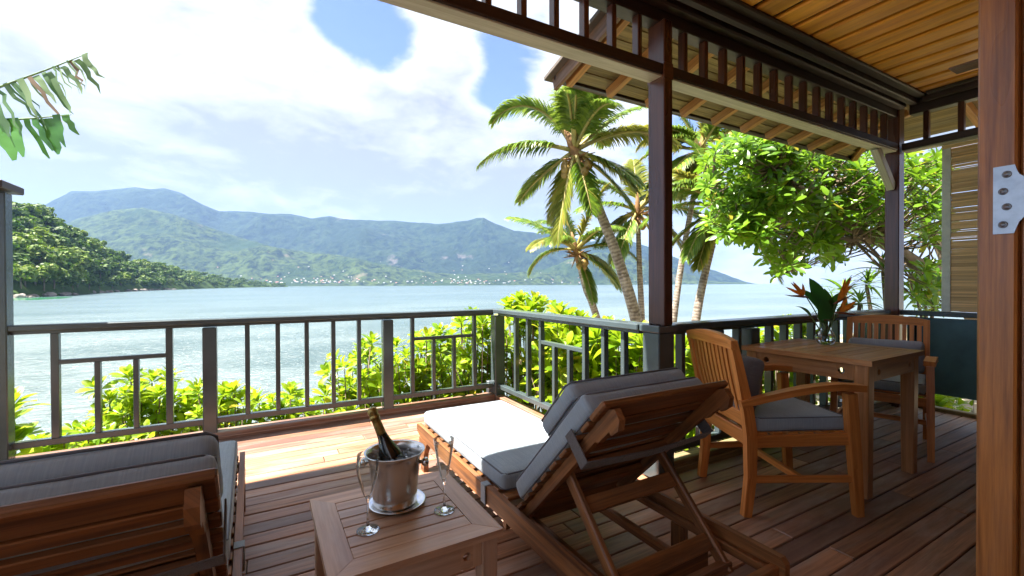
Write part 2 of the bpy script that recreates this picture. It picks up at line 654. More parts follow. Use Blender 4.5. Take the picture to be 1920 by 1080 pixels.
M['piping'] = plain('piping_cord', (0.12, 0.125, 0.14), 0.8)
M['webbing'] = fabric('dark_webbing', (0.07, 0.06, 0.06), (0.11, 0.095, 0.09))
M['steel'] = plain('brushed_steel', (0.62, 0.61, 0.60), 0.24, 1.0, 0.06, 12)
M['hingesteel'] = plain('satin_hinge_steel', (0.36, 0.40, 0.45), 0.38, 0.9, 0.12, 30)
M['screwdark'] = plain('screw_head_steel', (0.16, 0.16, 0.17), 0.4, 0.9)
M['bottleglass'] = plain('dark_bottle_glass', (0.012, 0.014, 0.012), 0.07, 0, 0.05, 4, 0, 0.6, coat=0.5)
M['foil'] = plain('gold_black_foil', (0.32, 0.22, 0.07), 0.35, 0.8, 0.35, 60)
M['plate'] = plain('polished_plate', (0.70, 0.71, 0.73), 0.16, 0.9, 0.03)
M['bamboo'] = wood('bamboo_slat', (0.46, 0.28, 0.11), (0.76, 0.50, 0.22), 0.65, 0.30, (0.33, 0.28, 0.2), 0.3, 0.4, 1.2, 90)
M['blindtape'] = plain('pale_blind_tape', (0.55, 0.56, 0.47), 0.8, 0, 0.1, 14, 0.3)
M['wall'] = wood('dark_interior_wall', (0.10, 0.055, 0.03), (0.22, 0.13, 0.08), 0.6, 0.05)
M['shingle'] = plain('roof_shingle', (0.12, 0.10, 0.085), 0.85, 0, 0.3, 6, 0.5)
M['petal'] = plain('orange_petal', (0.85, 0.27, 0.020), 0.5, 0, 0.25, 30)
M['bract'] = plain('red_green_bract', (0.22, 0.07, 0.03), 0.5, 0, 0.4, 25)
M['stem'] = plain('green_stem', (0.10, 0.17, 0.045), 0.5, 0, 0.3, 30)
M['bigleaf'] = leafmat('bouquet_leaf', (0.035, 0.110, 0.026), (0.085, 0.190, 0.050), None, 0.25, 0.34, 3)
M['shrubleaf'] = leafmat('sea_lettuce_leaf', (0.115, 0.235, 0.008), (0.36, 0.46, 0.014), (0.50, 0.40, 0.03), 0.45, 0.38, 1.5, (0.42, 0.62, 0.02))
M['treeleaf'] = leafmat('almond_tree_leaf', (0.055, 0.150, 0.010), (0.190, 0.340, 0.020), (0.36, 0.32, 0.03), 0.46, 0.30, 1.2, (0.26, 0.44, 0.02), 0.5)
M['palmleaf'] = leafmat('coconut_frond_leaf', (0.070, 0.160, 0.014), (0.210, 0.320, 0.030), (0.32, 0.33, 0.05), 0.40, 0.35, 0.8, (0.26, 0.32, 0.05), 0.5)
M['palmyellow'] = leafmat('yellow_frond_leaf', (0.105, 0.150, 0.016), (0.27, 0.29, 0.040), (0.35, 0.24, 0.06), 0.45, 0.38, 0.8, (0.5, 0.42, 0.06))
M['rachis'] = plain('frond_rachis', (0.30, 0.25, 0.07), 0.5, 0, 0.25, 6)
M['husk'] = plain('palm_crown_fibre', (0.22, 0.115, 0.045), 0.85, 0, 0.4, 10, 0.6)
M['coconut'] = plain('coconut_husk', (0.30, 0.19, 0.05), 0.55, 0, 0.35, 9, 0.2)
M['strapleaf'] = leafmat('strap_leaf', (0.055, 0.13, 0.02), (0.17, 0.29, 0.05), None, 0.35, 0.35, 2)
M['bananaleaf'] = leafmat('banana_leaf', (0.030, 0.120, 0.030), (0.080, 0.230, 0.040), None, 0.30, 0.34, 5.0, (0.2, 0.38, 0.03))
M['banana_dry'] = leafmat('dried_banana_leaf', (0.070, 0.150, 0.060), (0.16, 0.23, 0.11), (0.16, 0.11, 0.07), 0.3, 0.6, 6.0)
M['forestleaf'] = leafmat('headland_foliage', (0.020, 0.056, 0.008), (0.095, 0.165, 0.020), None, 0.25, 0.6, 0.15)
M['forestleaf_b'] = leafmat('headland_light_foliage', (0.080, 0.150, 0.016), (0.165, 0.220, 0.030), None, 0.25, 0.6, 0.15)
M['twig'] = plain('grey_brown_bark', (0.17, 0.125, 0.085), 0.85, 0, 0.35, 5, 0.8)
M['rock'] = plain('granite_boulder', (0.20, 0.17, 0.15), 0.85, 0, 0.4, 0.35, 0.7)
M['hwall'] = plain('white_house_wall', (0.30, 0.29, 0.27), 0.7)
M['hroof'] = plain('red_house_roof', (0.33, 0.13, 0.09), 0.7)
M['hroof_b'] = plain('grey_house_roof', (0.36, 0.38, 0.40), 0.6)


def bark_palm():
    m, bb = new_mat('coconut_trunk_bark')
    uv = bb.n('ShaderNodeUVMap').outputs[0]
    ns = bb.noise(bb.vmath('MULTIPLY', uv, (6, 6, 1)), 1.0, 5, 0.65)
    rg = bb.n('ShaderNodeTexWave', {'Vector': uv, 'Scale': 5.0, 'Distortion': 4.5, 'Detail': 3.0, 'Detail Scale': 1.5}, bands_direction='X').outputs[1]
    f = bb.math('ADD', bb.math('MULTIPLY', ns, 0.86), bb.math('MULTIPLY', rg, 0.14))
    c = bb.mix(bb.smooth(f, 0.3, 0.7), (0.115, 0.085, 0.065), (0.40, 0.34, 0.28))
    pr = bb.n('ShaderNodeBsdfPrincipled', {'Base Color': c, 'Roughness': 0.9, 'Normal': bump(bb, f, 0.8, 0.02)})
    return finish(m, bb, pr.outputs[0])


M['palmbark'] = bark_palm()


def glass(name, tint=(1, 1, 1), rough=0.0, ior=1.45):
    m, bb = new_mat(name)
    oc = bb.n('ShaderNodeTexCoord').outputs['Object']
    ro = bb.math('MULTIPLY', bb.noise(oc, 8, 3), rough + 0.004)
    pr = bb.n('ShaderNodeBsdfPrincipled', {'Base Color': (*tint, 1), 'Roughness': ro, 'IOR': ior, 'Transmission Weight': 1.0})
    return finish(m, bb, pr.outputs[0])


def thin_glass(name):
    m, bb = new_mat(name)
    lw = bb.n('ShaderNodeLayerWeight', {'Blend': 0.22}).outputs['Fresnel']
    oc = bb.n('ShaderNodeTexCoord').outputs['Object']
    sm = bb.math('MULTIPLY', bb.noise(oc, 40, 3), 0.03)
    tr = bb.n('ShaderNodeBsdfTransparent', {'Color': (0.96, 0.975, 0.97, 1)})
    gl = bb.n('ShaderNodeBsdfGlossy', {'Color': (1, 1, 1, 1), 'Roughness': sm})
    mx = bb.n('ShaderNodeMixShader', {0: bb.math('MULTIPLY', lw, 0.85), 1: tr.outputs[0], 2: gl.outputs[0]})
    return finish(m, bb, mx.outputs[0])


M['glass'] = thin_glass('clear_glass')
M['clear'] = glass('stem_glass', (0.98, 0.99, 0.99))
M['water_in_vase'] = glass('vase_water', (0.95, 0.98, 0.96), 0, 1.33)
M['ice'] = glass('ice', (0.93, 0.97, 1.0), 0.15, 1.31)


def sea_mat():
    m, bb = new_mat('sea_water')
    geo = bb.n('ShaderNodeNewGeometry')
    pos = geo.outputs['Position']
    sp = bb.n('ShaderNodeSeparateXYZ', {0: pos})
    dist = bb.vmath('LENGTH', pos)
    w1 = bb.noise(bb.vmath('MULTIPLY', pos, (0.8, 1.7, 1)), 1.15, 5, 0.62, 0.9)
    w2 = bb.noise(bb.vmath('MULTIPLY', pos, (0.20, 0.34, 1)), 0.9, 4, 0.6, 0.8)
    w3 = bb.noise(bb.vmath('MULTIPLY', pos, (0.012, 0.03, 1)), 1.0, 4, 0.6)
    f1 = bb.math('DIVIDE', 1.0, bb.math('ADD', 1.0, bb.math('DIVIDE', dist, 120.0)))
    h = bb.math('ADD', bb.math('MULTIPLY', w1, 0.45), bb.math('MULTIPLY', w2, 0.8))
    bm = bb.n('ShaderNodeBump', {'Height': h, 'Strength': bb.math('ADD', 0.12, bb.math('MULTIPLY', f1, 0.9)), 'Distance': 1.1}).outputs[0]
    shal = bb.smooth(dist, 160.0, 15.0)
    reef = bb.smooth(bb.noise(bb.vmath('MULTIPLY', pos, (0.035, 0.06, 1)), 1.0, 4, 0.55), 0.42, 0.62)
    deep = bb.mix(bb.smooth(w3, 0.35, 0.65), (0.070, 0.110, 0.128), (0.098, 0.142, 0.158))
    near = bb.mix(reef, (0.145, 0.185, 0.188), (0.080, 0.118, 0.124))
    c = bb.mix(shal, deep, near)
    pr = bb.n('ShaderNodeBsdfPrincipled', {'Base Color': c, 'Roughness': bb.math('ADD', 0.17, bb.math('MULTIPLY', w3, 0.1)), 'IOR': 1.33, 'Specular IOR Level': 0.5, 'Normal': bm})
    return finish(m, bb, pr.outputs[0])


M['sea'] = sea_mat()


def terrain_mat(name, c1, c2, c3, scale, rocky=None, bs=0.6, bd=8.0):
    m, bb = new_mat(name)
    pos = bb.n('ShaderNodeNewGeometry').outputs['Position']
    n1 = bb.noise(pos, scale, 8, 0.68, 0.2)
    n2 = bb.noise(pos, scale * 0.12, 4, 0.55)
    c = bb.mix(bb.smooth(n1, 0.36, 0.62), c1, c2)
    c = bb.mix(bb.smooth(n2, 0.45, 0.68), c, c3)
    if rocky:
        c = bb.mix(bb.smooth(bb.noise(pos, scale * 0.22, 5, 0.6), 0.64, 0.72), c, rocky)
    pr = bb.n('ShaderNodeBsdfPrincipled', {'Base Color': c, 'Roughness': 0.95, 'Specular IOR Level': 0.1, 'Normal': bump(bb, n1, bs, bd)})
    return finish(m, bb, pr.outputs[0])


M['mountain'] = terrain_mat('forested_mountain', (0.002, 0.009, 0.007), (0.024, 0.042, 0.018), (0.010, 0.022, 0.011), 0.018, (0.10, 0.09, 0.08), 1.0, 30.0)
M['foothill'] = terrain_mat('wooded_foothill', (0.003, 0.011, 0.006), (0.052, 0.078, 0.022), (0.020, 0.040, 0.013), 0.026, (0.12, 0.11, 0.07), 1.0, 26.0)
M['headland'] = terrain_mat('headland_soil', (0.020, 0.045, 0.010), (0.050, 0.085, 0.016), (0.035, 0.06, 0.015), 0.2, None, 0.4, 1.0)
M['ground'] = terrain_mat('sandy_ground', (0.34, 0.28, 0.19), (0.42, 0.36, 0.26), (0.10, 0.12, 0.045), 1.8, None, 0.5, 0.05)  # pale sandy soil with greener patches
M['shallow'] = plain('green_shallow_water', (0.045, 0.20, 0.10), 0.12)


# ================================================================== SETTING
SEA_Z = -3.6


def struct(o):
    return tag(o, kind='structure')


# sea: one disc with a finer centre
def disc(name, mat, r, z, rings=24, seg=96):
    mb = MB()
    vs = [(0, 0, z)]
    fs = []
    for i in range(1, rings + 1):
        rr = r * (i / rings) ** 3
        for k in range(seg):
            t = 2 * PI * k / seg
            vs.append((rr * math.cos(t), rr * math.sin(t), z))
    for k in range(seg):
        fs.append([0, 1 + k, 1 + (k + 1) % seg])
    for i in range(rings - 1):
        for k in range(seg):
            a, c = 1 + i * seg, 1 + (i + 1) * seg
            k2 = (k + 1) % seg
            fs.append([a + k, c + k, c + k2, a + k2])
    mb.add(vs, fs)
    return mb.build(name, mat)


struct(disc('sea', M['sea'], 9000, SEA_Z))


# ground below and beside the deck: a bank that drops to the shore
def bank_z(x, y):
    shore = 7.5 + 0.25 * max(-6, min(x, 14)) + (x - 3) * 0.45 * (1 if x > 3 else 0)
    t = (y - 2.5) / max(2.0, shore - 2.5)
    t = max(0.0, min(1.25, t))
    z = -0.75 + (SEA_Z - 0.35 + 0.75) * (t * t * (3 - 2 * t) if t < 1 else 1 + (t - 1) * 0.6)
    return z + 0.12 * noise.noise(Vector((x * 0.7, y * 0.7, 0.3)))


mb = MB()
nx, ny = 60, 44
for j in range(ny + 1):
    for i in range(nx + 1):
        x = -24 + 64 * i / nx
        y = -14 + 42 * j / ny
        mb.v.append((x, y, bank_z(x, y)))
for j in range(ny):
    for i in range(nx):
        a = j * (nx + 1) + i
        mb.f.append([a, a + 1, a + nx + 2, a + nx + 1])
        mb.uv.append([(0, 0)] * 4)
        mb.sm.append(True)
        mb.mi.append(0)
struct(mb.build('ground', M['ground']))


# ------------------------------------------------------------------ mountains
def interp(prof, x):
    if x <= prof[0][0]:
        return prof[0][1]
    for (x0, y0), (x1, y1) in zip(prof, prof[1:]):
        if x <= x1:
            t = (x - x0) / (x1 - x0)
            return y0 + (y1 - y0) * t
    return prof[-1][1]


def ridge(name, mat, prof, d_ridge, d_shore, x0, x1, nxs, nrs, rough, spur, seed):
    """terrain strip from the far shore up to the skyline and down behind it"""
    mb = MB()
    for i in range(nxs + 1):
        px = x0 + (x1 - x0) * i / nxs
        dr = interp(d_ridge, px) if isinstance(d_ridge, list) else d_ridge
        ds = interp(d_shore, px) if isinstance(d_shore, list) else d_shore
        top = (hor_y(px) - interp(prof, px)) / FPX * dr + CAM_H
        top = max(top, SEA_Z + 2)
        for j in range(nrs + 1):
            t = j / (nrs * 0.72)
            dep = ds + (dr - ds) * t
            p = gnd(px, dep)
            if t <= 1:
                k = t ** 1.35
                k = 0.25 * t + 0.75 * (t * t * (3 - 2 * t)) ** 1.1 if t < 1 else 1
            else:
                k = max(0.0, 1 - (t - 1) * 2.0)
            nz = noise.fractal(Vector((p.x * spur, p.y * spur, seed)), 0.9, 2.1, 6)
            rid = 1 - abs(noise.noise(Vector((p.x * spur * 0.8, p.y * spur * 0.8, seed + 5)))) * 2
            amp = rough * min(1, t * 3) * (1 - 0.75 * math.exp(-((t - 1) / 0.10) ** 2)) * min(1.0, top / 120.0)
            lim = (top - CAM_H) / dr * dep * (0.985 if t < 0.97 else 1.0) + CAM_H
            z = SEA_Z - 0.5 + (top - SEA_Z) * k + amp * (nz * 0.6 + rid * 0.5) * (1 if t > 0.02 else 0)
            if t < 1:
                z = min(z, lim)
            if j == 0:
                z = SEA_Z - 1.5
            else:
                z = max(z, SEA_Z + 0.6 if j == 1 else SEA_Z - 1)
            mb.v.append((p.x, p.y, z))
    for i in range(nxs):
        for j in range(nrs):
            a = i * (nrs + 1) + j
            mb.f.append([a, a + nrs + 1, a + nrs + 2, a + 1])
            mb.uv.append([(0, 0)] * 4)
            mb.sm.append(True)
            mb.mi.append(0)
    return struct(mb.build(name, mat))


SKYLINE = [(-420, 470), (-200, 430), (40, 400), (100, 369), (133, 352), (180, 353), (232, 348), (255, 346), (285, 350), (310, 348), (345, 360), (385, 381), (412, 392),
           (470, 394), (520, 399), (565, 402), (585, 407), (620, 402), (655, 408), (700, 412), (740, 412), (775, 416), (820, 419), (850, 417), (878, 413), (895, 408), (908, 408),
           (918, 414), (945, 425), (965, 433), (1000, 436), (1012, 439), (1035, 432), (1075, 446), (1110, 455), (1150, 447), (1180, 456), (1215, 468), (1260, 486), (1300, 499),
           (1340, 512), (1370, 523), (1396, 532), (1420, 536)]
ridge('mountain', M['mountain'], SKYLINE, [(-420, 4300), (900, 4500), (1250, 4300), (1420, 4400)], [(-420, 2600), (700, 2900), (1250, 3500), (1420, 4150)], -420, 1420, 420, 80, 150, 0.0017, 3.1)
FOOT = [(-300, 480), (60, 440), (150, 404), (215, 388), (270, 384), (330, 398), (400, 424), (450, 441), (520, 461), (580, 470), (640, 478), (720, 497), (800, 510), (880, 514), (960, 512),
        (1020, 505), (1080, 486), (1130, 474), (1190, 482), (1250, 502), (1300, 520), (1330, 530), (1420, 534)]
ridge('hills', M['foothill'], FOOT, [(-300, 2700), (300, 3000), (640, 2750), (1000, 3000), (1420, 3400)], [(-300, 1800), (500, 2150), (900, 2450), (1420, 3200)], -300, 1400, 360, 70, 85, 0.0034, 8.7)

# ------------------------------------------------------------------ houses along the far shore
hm = MB()
hm.box((0, 0, 2.6), (11, 8, 5.2), None, 0.05, 0)
hm.prism([(-4.6, 5.2), (4.6, 5.2), (0, 8.0)], 'x', -6.2, 6.2, 1)
for wx in (-3.4, 0, 3.4):
    for wz in (1.5, 3.9):
        hm.box((wx, -4.02, wz), (1.3, 0.12, 1.3), None, 0.02, 2)
house_meshes = [hm.mesh('shore_house', [M['hwall'], M['hroof'], M['panelpaint']]), hm.mesh('shore_house', [M['hwall'], M['hroof_b'], M['panelpaint']]),
                hm.mesh('shore_house', [M['hwall'], M['hwall'], M['panelpaint']])]
foot_obj = bpy.data.objects['hills']
moun_obj = bpy.data.objects['mountain']
from mathutils.bvhtree import BVHTree


def bvh_of(o):
    me = o.data
    return BVHTree.FromPolygons([v.co[:] for v in me.vertices], [tuple(p.vertices) for p in me.polygons])


bv_f, bv_m = bvh_of(foot_obj), bvh_of(moun_obj)
hr = random.Random(5)
nh = 0
while nh < 190:
    px = hr.choice([hr.uniform(500, 1400), hr.uniform(560, 1100), hr.gauss(860, 60), hr.gauss(600, 45), hr.uniform(380, 640)])
    up = abs(hr.gauss(0, 5.5)) + 0.5
    if hr.random() < 0.12:
        up = hr.uniform(8, 48)
    if px > 1330:
        continue
    py = hor_y(px) - up
    d = (CR * (px - 960) - CU * (py - 540) + CW * FPX).normalized()
    org = Vector((0, 0, CAM_H))
    best = None
    for t in (bv_f, bv_m):
        hit = t.ray_cast(org, d)
        if hit[0] is not None and (best is None or hit[3] < best[3]):
            best = hit
    if best is None:
        continue
    o = bpy.data.objects.new('shore_house', hr.choice(house_meshes))
    COL.objects.link(o)
    o.location = best[0] - Vector((0, 0, 1.0))
    o.rotation_euler = (0, 0, hr.uniform(-0.6, 0.6) - 0.5)
    sc = hr.uniform(0.40, 0.85)
    o.scale = (sc, sc, sc * hr.uniform(0.8, 1.3))
    kind_ = ['red roofed', 'grey roofed', 'white roofed'][house_meshes.index(o.data)]
    tag(o, 'tiny %s house %s' % (kind_, 'at the waterline of the far shore' if up < 4 else ('among trees just above the far shore' if up < 9 else 'high on the far hillside')), 'house', '%s houses, %s' % (kind_, 'far waterline' if up < 4 else ('above the far shore' if up < 9 else 'far hillside')))
    nh += 1

# ------------------------------------------------------------------ wooded headland on the left
HEADSKY = [(-260, 330), (-60, 345), (30, 366), (70, 374), (105, 396), (140, 420), (172, 436), (205, 458), (240, 474), (280, 480), (315, 489), (350, 500), (400, 509), (450, 518), (500, 523), (540, 528)]
HEADD = [(-260, 260), (30, 300), (130, 370), (200, 440), (250, 520), (310, 620), (380, 820), (490, 1250), (540, 1400)]
HEADS = [(-260, 150), (30, 185), (110, 215), (160, 270), (250, 400), (340, 560), (420, 820), (490, 1150), (540, 1380)]


def head_pt(px, t):
    ds, dr = interp(HEADS, px), interp(HEADD, px)
    dep = ds + (dr - ds) * t
    tree = 9.0 if px < 300 else 7.0
    top = max((hor_y(px) - interp(HEADSKY, px)) / FPX * dr + CAM_H - tree, SEA_Z + 2.0)
    p = gnd(px, dep)
    if t <= 1:
        k = t ** 0.9
    else:
        k = max(0, 1 - (t - 1) * 1.4)
    z = SEA_Z + 0.4 + (top - SEA_Z) * k
    z += 1.3 * noise.noise(Vector((p.x * 0.05, p.y * 0.05, 2))) * min(1, t * 4)
    return Vector((p.x, p.y, z if t > 0 else SEA_Z - 0.6))


mb = MB()
nI, nJ = 110, 22
for i in range(nI + 1):
    for j in range(nJ + 1):
        mb.v.append(tuple(head_pt(-260 + 800 * i / nI, 1.7 * j / nJ)))
for i in range(nI):
    for j in range(nJ):
        a = i * (nJ + 1) + j
        mb.f.append([a, a + nJ + 1, a + nJ + 2, a + 1])
        mb.uv.append([(0, 0)] * 4)
        mb.sm.append(True)
        mb.mi.append(0)
struct(mb.build('headland', M['headland']))

# sandy green shallows in front of the headland
mb = MB()
pts = []
for px, d0, d1 in [(-120, 120, 178), (20, 150, 182), (70, 155, 188), (115, 170, 200), (135, 190, 200)]:
    pts.append((gnd(px, d0, SEA_Z + 0.012), gnd(px, d1, SEA_Z + 0.012)))
for i, (a, c) in enumerate(pts):
    mb.v += [tuple(a), tuple(c)]
for i in range(len(pts) - 1):
    mb.f.append([2 * i, 2 * i + 2, 2 * i + 3, 2 * i + 1])
    mb.uv.append([(0, 0)] * 4)
    mb.sm.append(False)
    mb.mi.append(0)
struct(mb.build('shallow_water', M['shallow']))


# ================================================================== DECK
DX0, DX1, DYI, DYO = -1.62, 5.46, 1.93, 4.085
deck = thing('deck', None, None)
struct(deck)
mbb = MB()
mbb.box((-0.0, 0.2, -0.10), (11.0, 3.4, 0.10), None, 0.005)
mbb.box(((DX0 + 2.1) / 2, 3.0, -0.10), (2.1 - DX0, 2.15, 0.10), None, 0.005)
mbb.build('joist_frame', M['darkwood'], deck)
pitch, bw = 0.1085, 0.1010
rr = random.Random(3)
y = DYO - bw / 2 - 0.002
while y > -1.0:
    x1 = 2.06 if y > DYI - 0.03 else DX1
    x0 = DX0 if y > DYI - 0.03 else -2.6
    x = x0
    first = True
    while x < x1 - 0.01:
        L = rr.uniform(1.4, 3.4) if not first else rr.uniform(0.5, 3.0)
        first = False
        xe = min(x + L, x1)
        if x1 - xe < 0.45:
            xe = x1
        m1 = MB()
        m1.box((0, 0, 0), (xe - x - 0.003, bw, 0.026), None, 0.0035)
        o = m1.build('deck_board', M['deck'], deck)
        o.location = ((x + xe) / 2, y + rr.uniform(-0.0008, 0.0008), -0.013 + rr.uniform(-0.0010, 0.0010))
        x = xe
    y -= pitch

# curbs round the deck edge
one('curb', M['deck'], deck, 'box', ((DX0 + 2.07) / 2, 4.155, 0.006), (2.07 - DX0 + 0.2, 0.125, 0.10), None, 0.006)
one('curb', M['deck'], deck, 'box', ((DX0 + 2.07) / 2, 4.10, -0.006), (2.07 - DX0, 0.022, 0.06), None, 0.004)
one('curb', M['deck'], deck, 'box', (2.125, 3.03, 0.002), (0.10, 2.12, 0.085), None, 0.006)
one('curb', M['soffit'], deck, 'box', ((2.2 + DX1) / 2, 2.005, 0.008), (DX1 - 2.2, 0.10, 0.10), None, 0.006)
one('curb', M['soffit'], deck, 'box', ((2.2 + DX1) / 2, 1.945, -0.002), (DX1 - 2.2, 0.016, 0.05), None, 0.003)
one('curb', M['soffit'], deck, 'box', (DX1 + 0.04, 0.9, 0.004), (0.08, 2.1, 0.06), None, 0.006)


# ================================================================== RAILINGS
def baluster(par, x, y, z0, z1, w=0.032, d=0.045):
    return one('baluster', M['paint'], par, 'box', (x, y, (z0 + z1) / 2), (w, d, z1 - z0), None, 0.003)


RT, RB = 0.945, 0.165
# --- front run
ra = thing('deck_railing', 'long dark railing across the front of the sunny deck, facing the bay', 'railing', (0.3, 4.15, 0), 0, 'deck railings')
one('top_rail', M['paint'], ra, 'box', (0.0, 0, RT - 0.022), (3.70, 0.115, 0.040), None, 0.006)
one('top_rail', M['paint'], ra, 'box', (-0.02, 0, RT - 0.0535), (3.60, 0.05, 0.023), None, 0.003)
one('bottom_rail', M['paint'], ra, 'box', (-0.02, 0, RB - 0.022), (3.58, 0.05, 0.044), None, 0.004)
for xw in (-0.387, 0.981):
    one('post', M['paint'], ra, 'box', (xw - 0.3, -0.004, 0.44), (0.092, 0.088, 0.87), None, 0.005)
for xw in (-1.262, -0.640, -0.137, 0.080, 0.298, 0.511, 0.727, 1.218, 1.866):
    baluster(ra, xw - 0.3, 0, RB, RT - 0.065, 0.042 if xw in (-1.262, -0.640) else 0.034)
for xa, xb, subs in ((-1.262, -0.640, (-1.045, -0.834)), (1.218, 1.866, (1.429, 1.642))):
    one('cross_rail', M['paint'], ra, 'box', ((xa + xb) / 2 - 0.3, 0, 0.680), (xb - xa - 0.036, 0.040, 0.030), None, 0.003)
    for xw in subs:
        baluster(ra, xw - 0.3, 0, RB, 0.665)
# --- side run
rb_ = thing('deck_railing', 'short sunlit railing from the deck corner back to the main post', 'railing', (2.12, 3.1, 0), 0, 'deck railings')
one('top_rail', M['paint'], rb_, 'box', (0, 0.02, RT - 0.0205), (0.130, 2.13, 0.042), None, 0.006)
one('top_rail', M['paint'], rb_, 'box', (0, -0.03, RT - 0.0545), (0.05, 1.98, 0.024), None, 0.003)
one('bottom_rail', M['paint'], rb_, 'box', (0, -0.03, RB - 0.022), (0.058, 1.98, 0.044), None, 0.004)
one('post', M['paint'], rb_, 'box', (0.012, 1.035, 0.44), (0.112, 0.112, 0.87), None, 0.006)
one('post_foot', M['hingesteel'], rb_, 'box', (-0.06, 1.10, 0.115), (0.05, 0.05, 0.13), None, 0.006)
for yw in (3.716, 3.486, 3.267, 2.654, 2.435, 2.235):
    baluster(rb_, 0, yw - 3.1, RB, RT - 0.066, 0.045, 0.034)
one('cross_rail', M['paint'], rb_, 'box', (0, 2.9605 - 3.1, 0.692), (0.040, 0.577, 0.032), None, 0.003)
for yw in (3.06, 2.85):
    baluster(rb_, 0, yw - 3.1, RB, 0.676, 0.042, 0.034)
# --- run behind the dining table
rc = thing('deck_railing', 'shaded railing behind the dining table, between main post and corner post', 'railing', (3.7, 1.975, 0), 0, 'deck railings')
one('top_rail', M['paint'], rc, 'box', (0, 0, RT - 0.0215), (3.06, 0.120, 0.042), None, 0.006)
one('top_rail', M['paint'], rc, 'box', (0, 0, RT - 0.055), (3.02, 0.05, 0.024), None, 0.003)
one('bottom_rail', M['paint'], rc, 'box', (0, 0, RB - 0.022), (3.03, 0.055, 0.044), None, 0.004)
one('post', M['paint'], rc, 'box', (3.10 - 3.7, 0.004, 0.44), (0.10, 0.11, 0.87), None, 0.005)
xw = 2.36
while xw < 5.2:
    if abs(xw - 3.10) > 0.09:
        baluster(rc, xw - 3.7, 0, RB, RT - 0.067, 0.036, 0.055)
    xw += 0.197
one('cross_rail', M['paint'], rc, 'box', (2.74 - 3.7, 0.0, 0.52), (0.56, 0.040, 0.030), None, 0.003)
# --- solid panel on the right
rd = thing('railing_panel', 'solid dark teal panel under a rail at the right end of the terrace', 'panel', (5.40, 0.95, 0), 0)
one('top_rail', M['paint'], rd, 'box', (0, 0.02, 0.915), (0.12, 1.92, 0.045), None, 0.006)
one('panel_board', M['panelpaint'], rd, 'box', (0, -0.02, 0.525), (0.03, 1.84, 0.70), None, 0.004)
for yy in (-0.93, 0.86):
    one('post', M['paint'], rd, 'box', (0.0, yy, 0.44), (0.07, 0.06, 0.88), None, 0.005)
# --- screen at far left
sc_ = thing('privacy_screen', 'tall blue grey screen with a projecting dark cap at the left end of the railing', 'screen', (-1.53, 4.13, 0), 0)
one('post', M['paint'], sc_, 'box', (0, 0, 0.90), (0.12, 0.10, 1.82), None, 0.006)
one('panel_board', M['paint'], sc_, 'box', (-0.65, 0, 0.93), (1.18, 0.045, 1.72), None, 0.004)
one('post', M['paint'], sc_, 'box', (-1.30, 0, 0.90), (0.12, 0.10, 1.82), None, 0.006)
one('cap', M['darkwood'], sc_, 'box', (-0.66, -0.02, 1.845), (1.50, 0.30, 0.05), None, 0.006)

# ================================================================== POSTS
mp = thing('veranda_post', 'tall dark wooden post at the middle of the railing holding up the beam', 'post', (2.13, 1.945, 0), 0, 'veranda posts')
one('post_base', M['paint'], mp, 'box', (-0.005, 0.0, 0.452), (0.135, 0.135, 0.90), None, 0.006)
one('post_cap', M['paint'], mp, 'box', (-0.005, 0.0, 0.925), (0.165, 0.165, 0.044), None, 0.006)
one('post_shaft', M['postwood'], mp, 'box', (0, -0.012, 1.872), (0.074, 0.132, 1.85), None, 0.006)
one('post_collar', M['postwood'], mp, 'box', (0, -0.012, 2.486), (0.079, 0.138, 0.10), None, 0.004)
cp = thing('veranda_post', 'dark wooden corner post behind the far chair, between railing and teal panel', 'post', (5.36, 1.94, 0), 0, 'veranda posts')
one('post_shaft', M['postwood'], cp, 'box', (0, 0, 1.45), (0.115, 0.115, 2.90), None, 0.006)
one('brace', M['beampaint'], cp, 'bar', (-0.06, 0.0, 2.12), (-0.40, 0.0, 2.46), 0.06, 0.075)

# ================================================================== FRIEZE OVER THE RAILING
fa = thing('baluster_frieze', 'long dark beam with a row of short balusters above it, across the view', 'frieze', (1.2, 1.93, 2.46), 0, 'beams with balusters under the ceiling')
one('lower_beam', M['darkwood'], fa, 'box', (0, -0.0, 0.0345), (8.10, 0.112, 0.063), None, 0.004)
one('beam_soffit', M['beampaint'], fa, 'box', (0, 0.006, -0.003), (8.10, 0.104, 0.012), None, 0.003)
one('upper_beam', M['darkwood'], fa, 'box', (0, 0.02, 0.490), (8.22, 0.10, 0.32), None, 0.006)
one('moulding', M['darkwood'], fa, 'box', (0, -0.065, 0.425), (8.20, 0.07, 0.06), None, 0.01)
one('moulding', M['darkwood'], fa, 'box', (0, -0.085, 0.475), (8.18, 0.10, 0.04), None, 0.008)
xw = -2.83
while xw < 5.25:
    if abs(xw - 2.13) > 0.05:
        mbx = MB()
        zc = 0.198
        mbx.box((0, 0, 0), (0.034, 0.052, 0.264), None, 0.004)
        o = mbx.build('baluster', M['postwood'], fa)
        o.location = (xw - 1.2, 0.0, zc)
    xw += 0.1985
fd = thing('baluster_frieze', 'short dark beam with balusters at the right end under the ceiling', 'frieze', (5.36, 0.95, 2.46), 0, 'beams with balusters under the ceiling')
one('lower_beam', M['darkwood'], fd, 'box', (0, 0, 0.0345), (0.125, 1.83, 0.063), None, 0.004)
one('beam_soffit', M['beampaint'], fd, 'box', (0.006, 0, -0.003), (0.108, 1.83, 0.012), None, 0.003)
one('upper_beam', M['darkwood'], fd, 'box', (0.02, -0.03, 0.490), (0.10, 1.80, 0.32), None, 0.006)
for yw in np.arange(1.70, 0.1, -0.235):
    one('baluster', M['postwood'], fd, 'box', (0, yw - 0.95, 0.198), (0.05, 0.040, 0.264), None, 0.004)

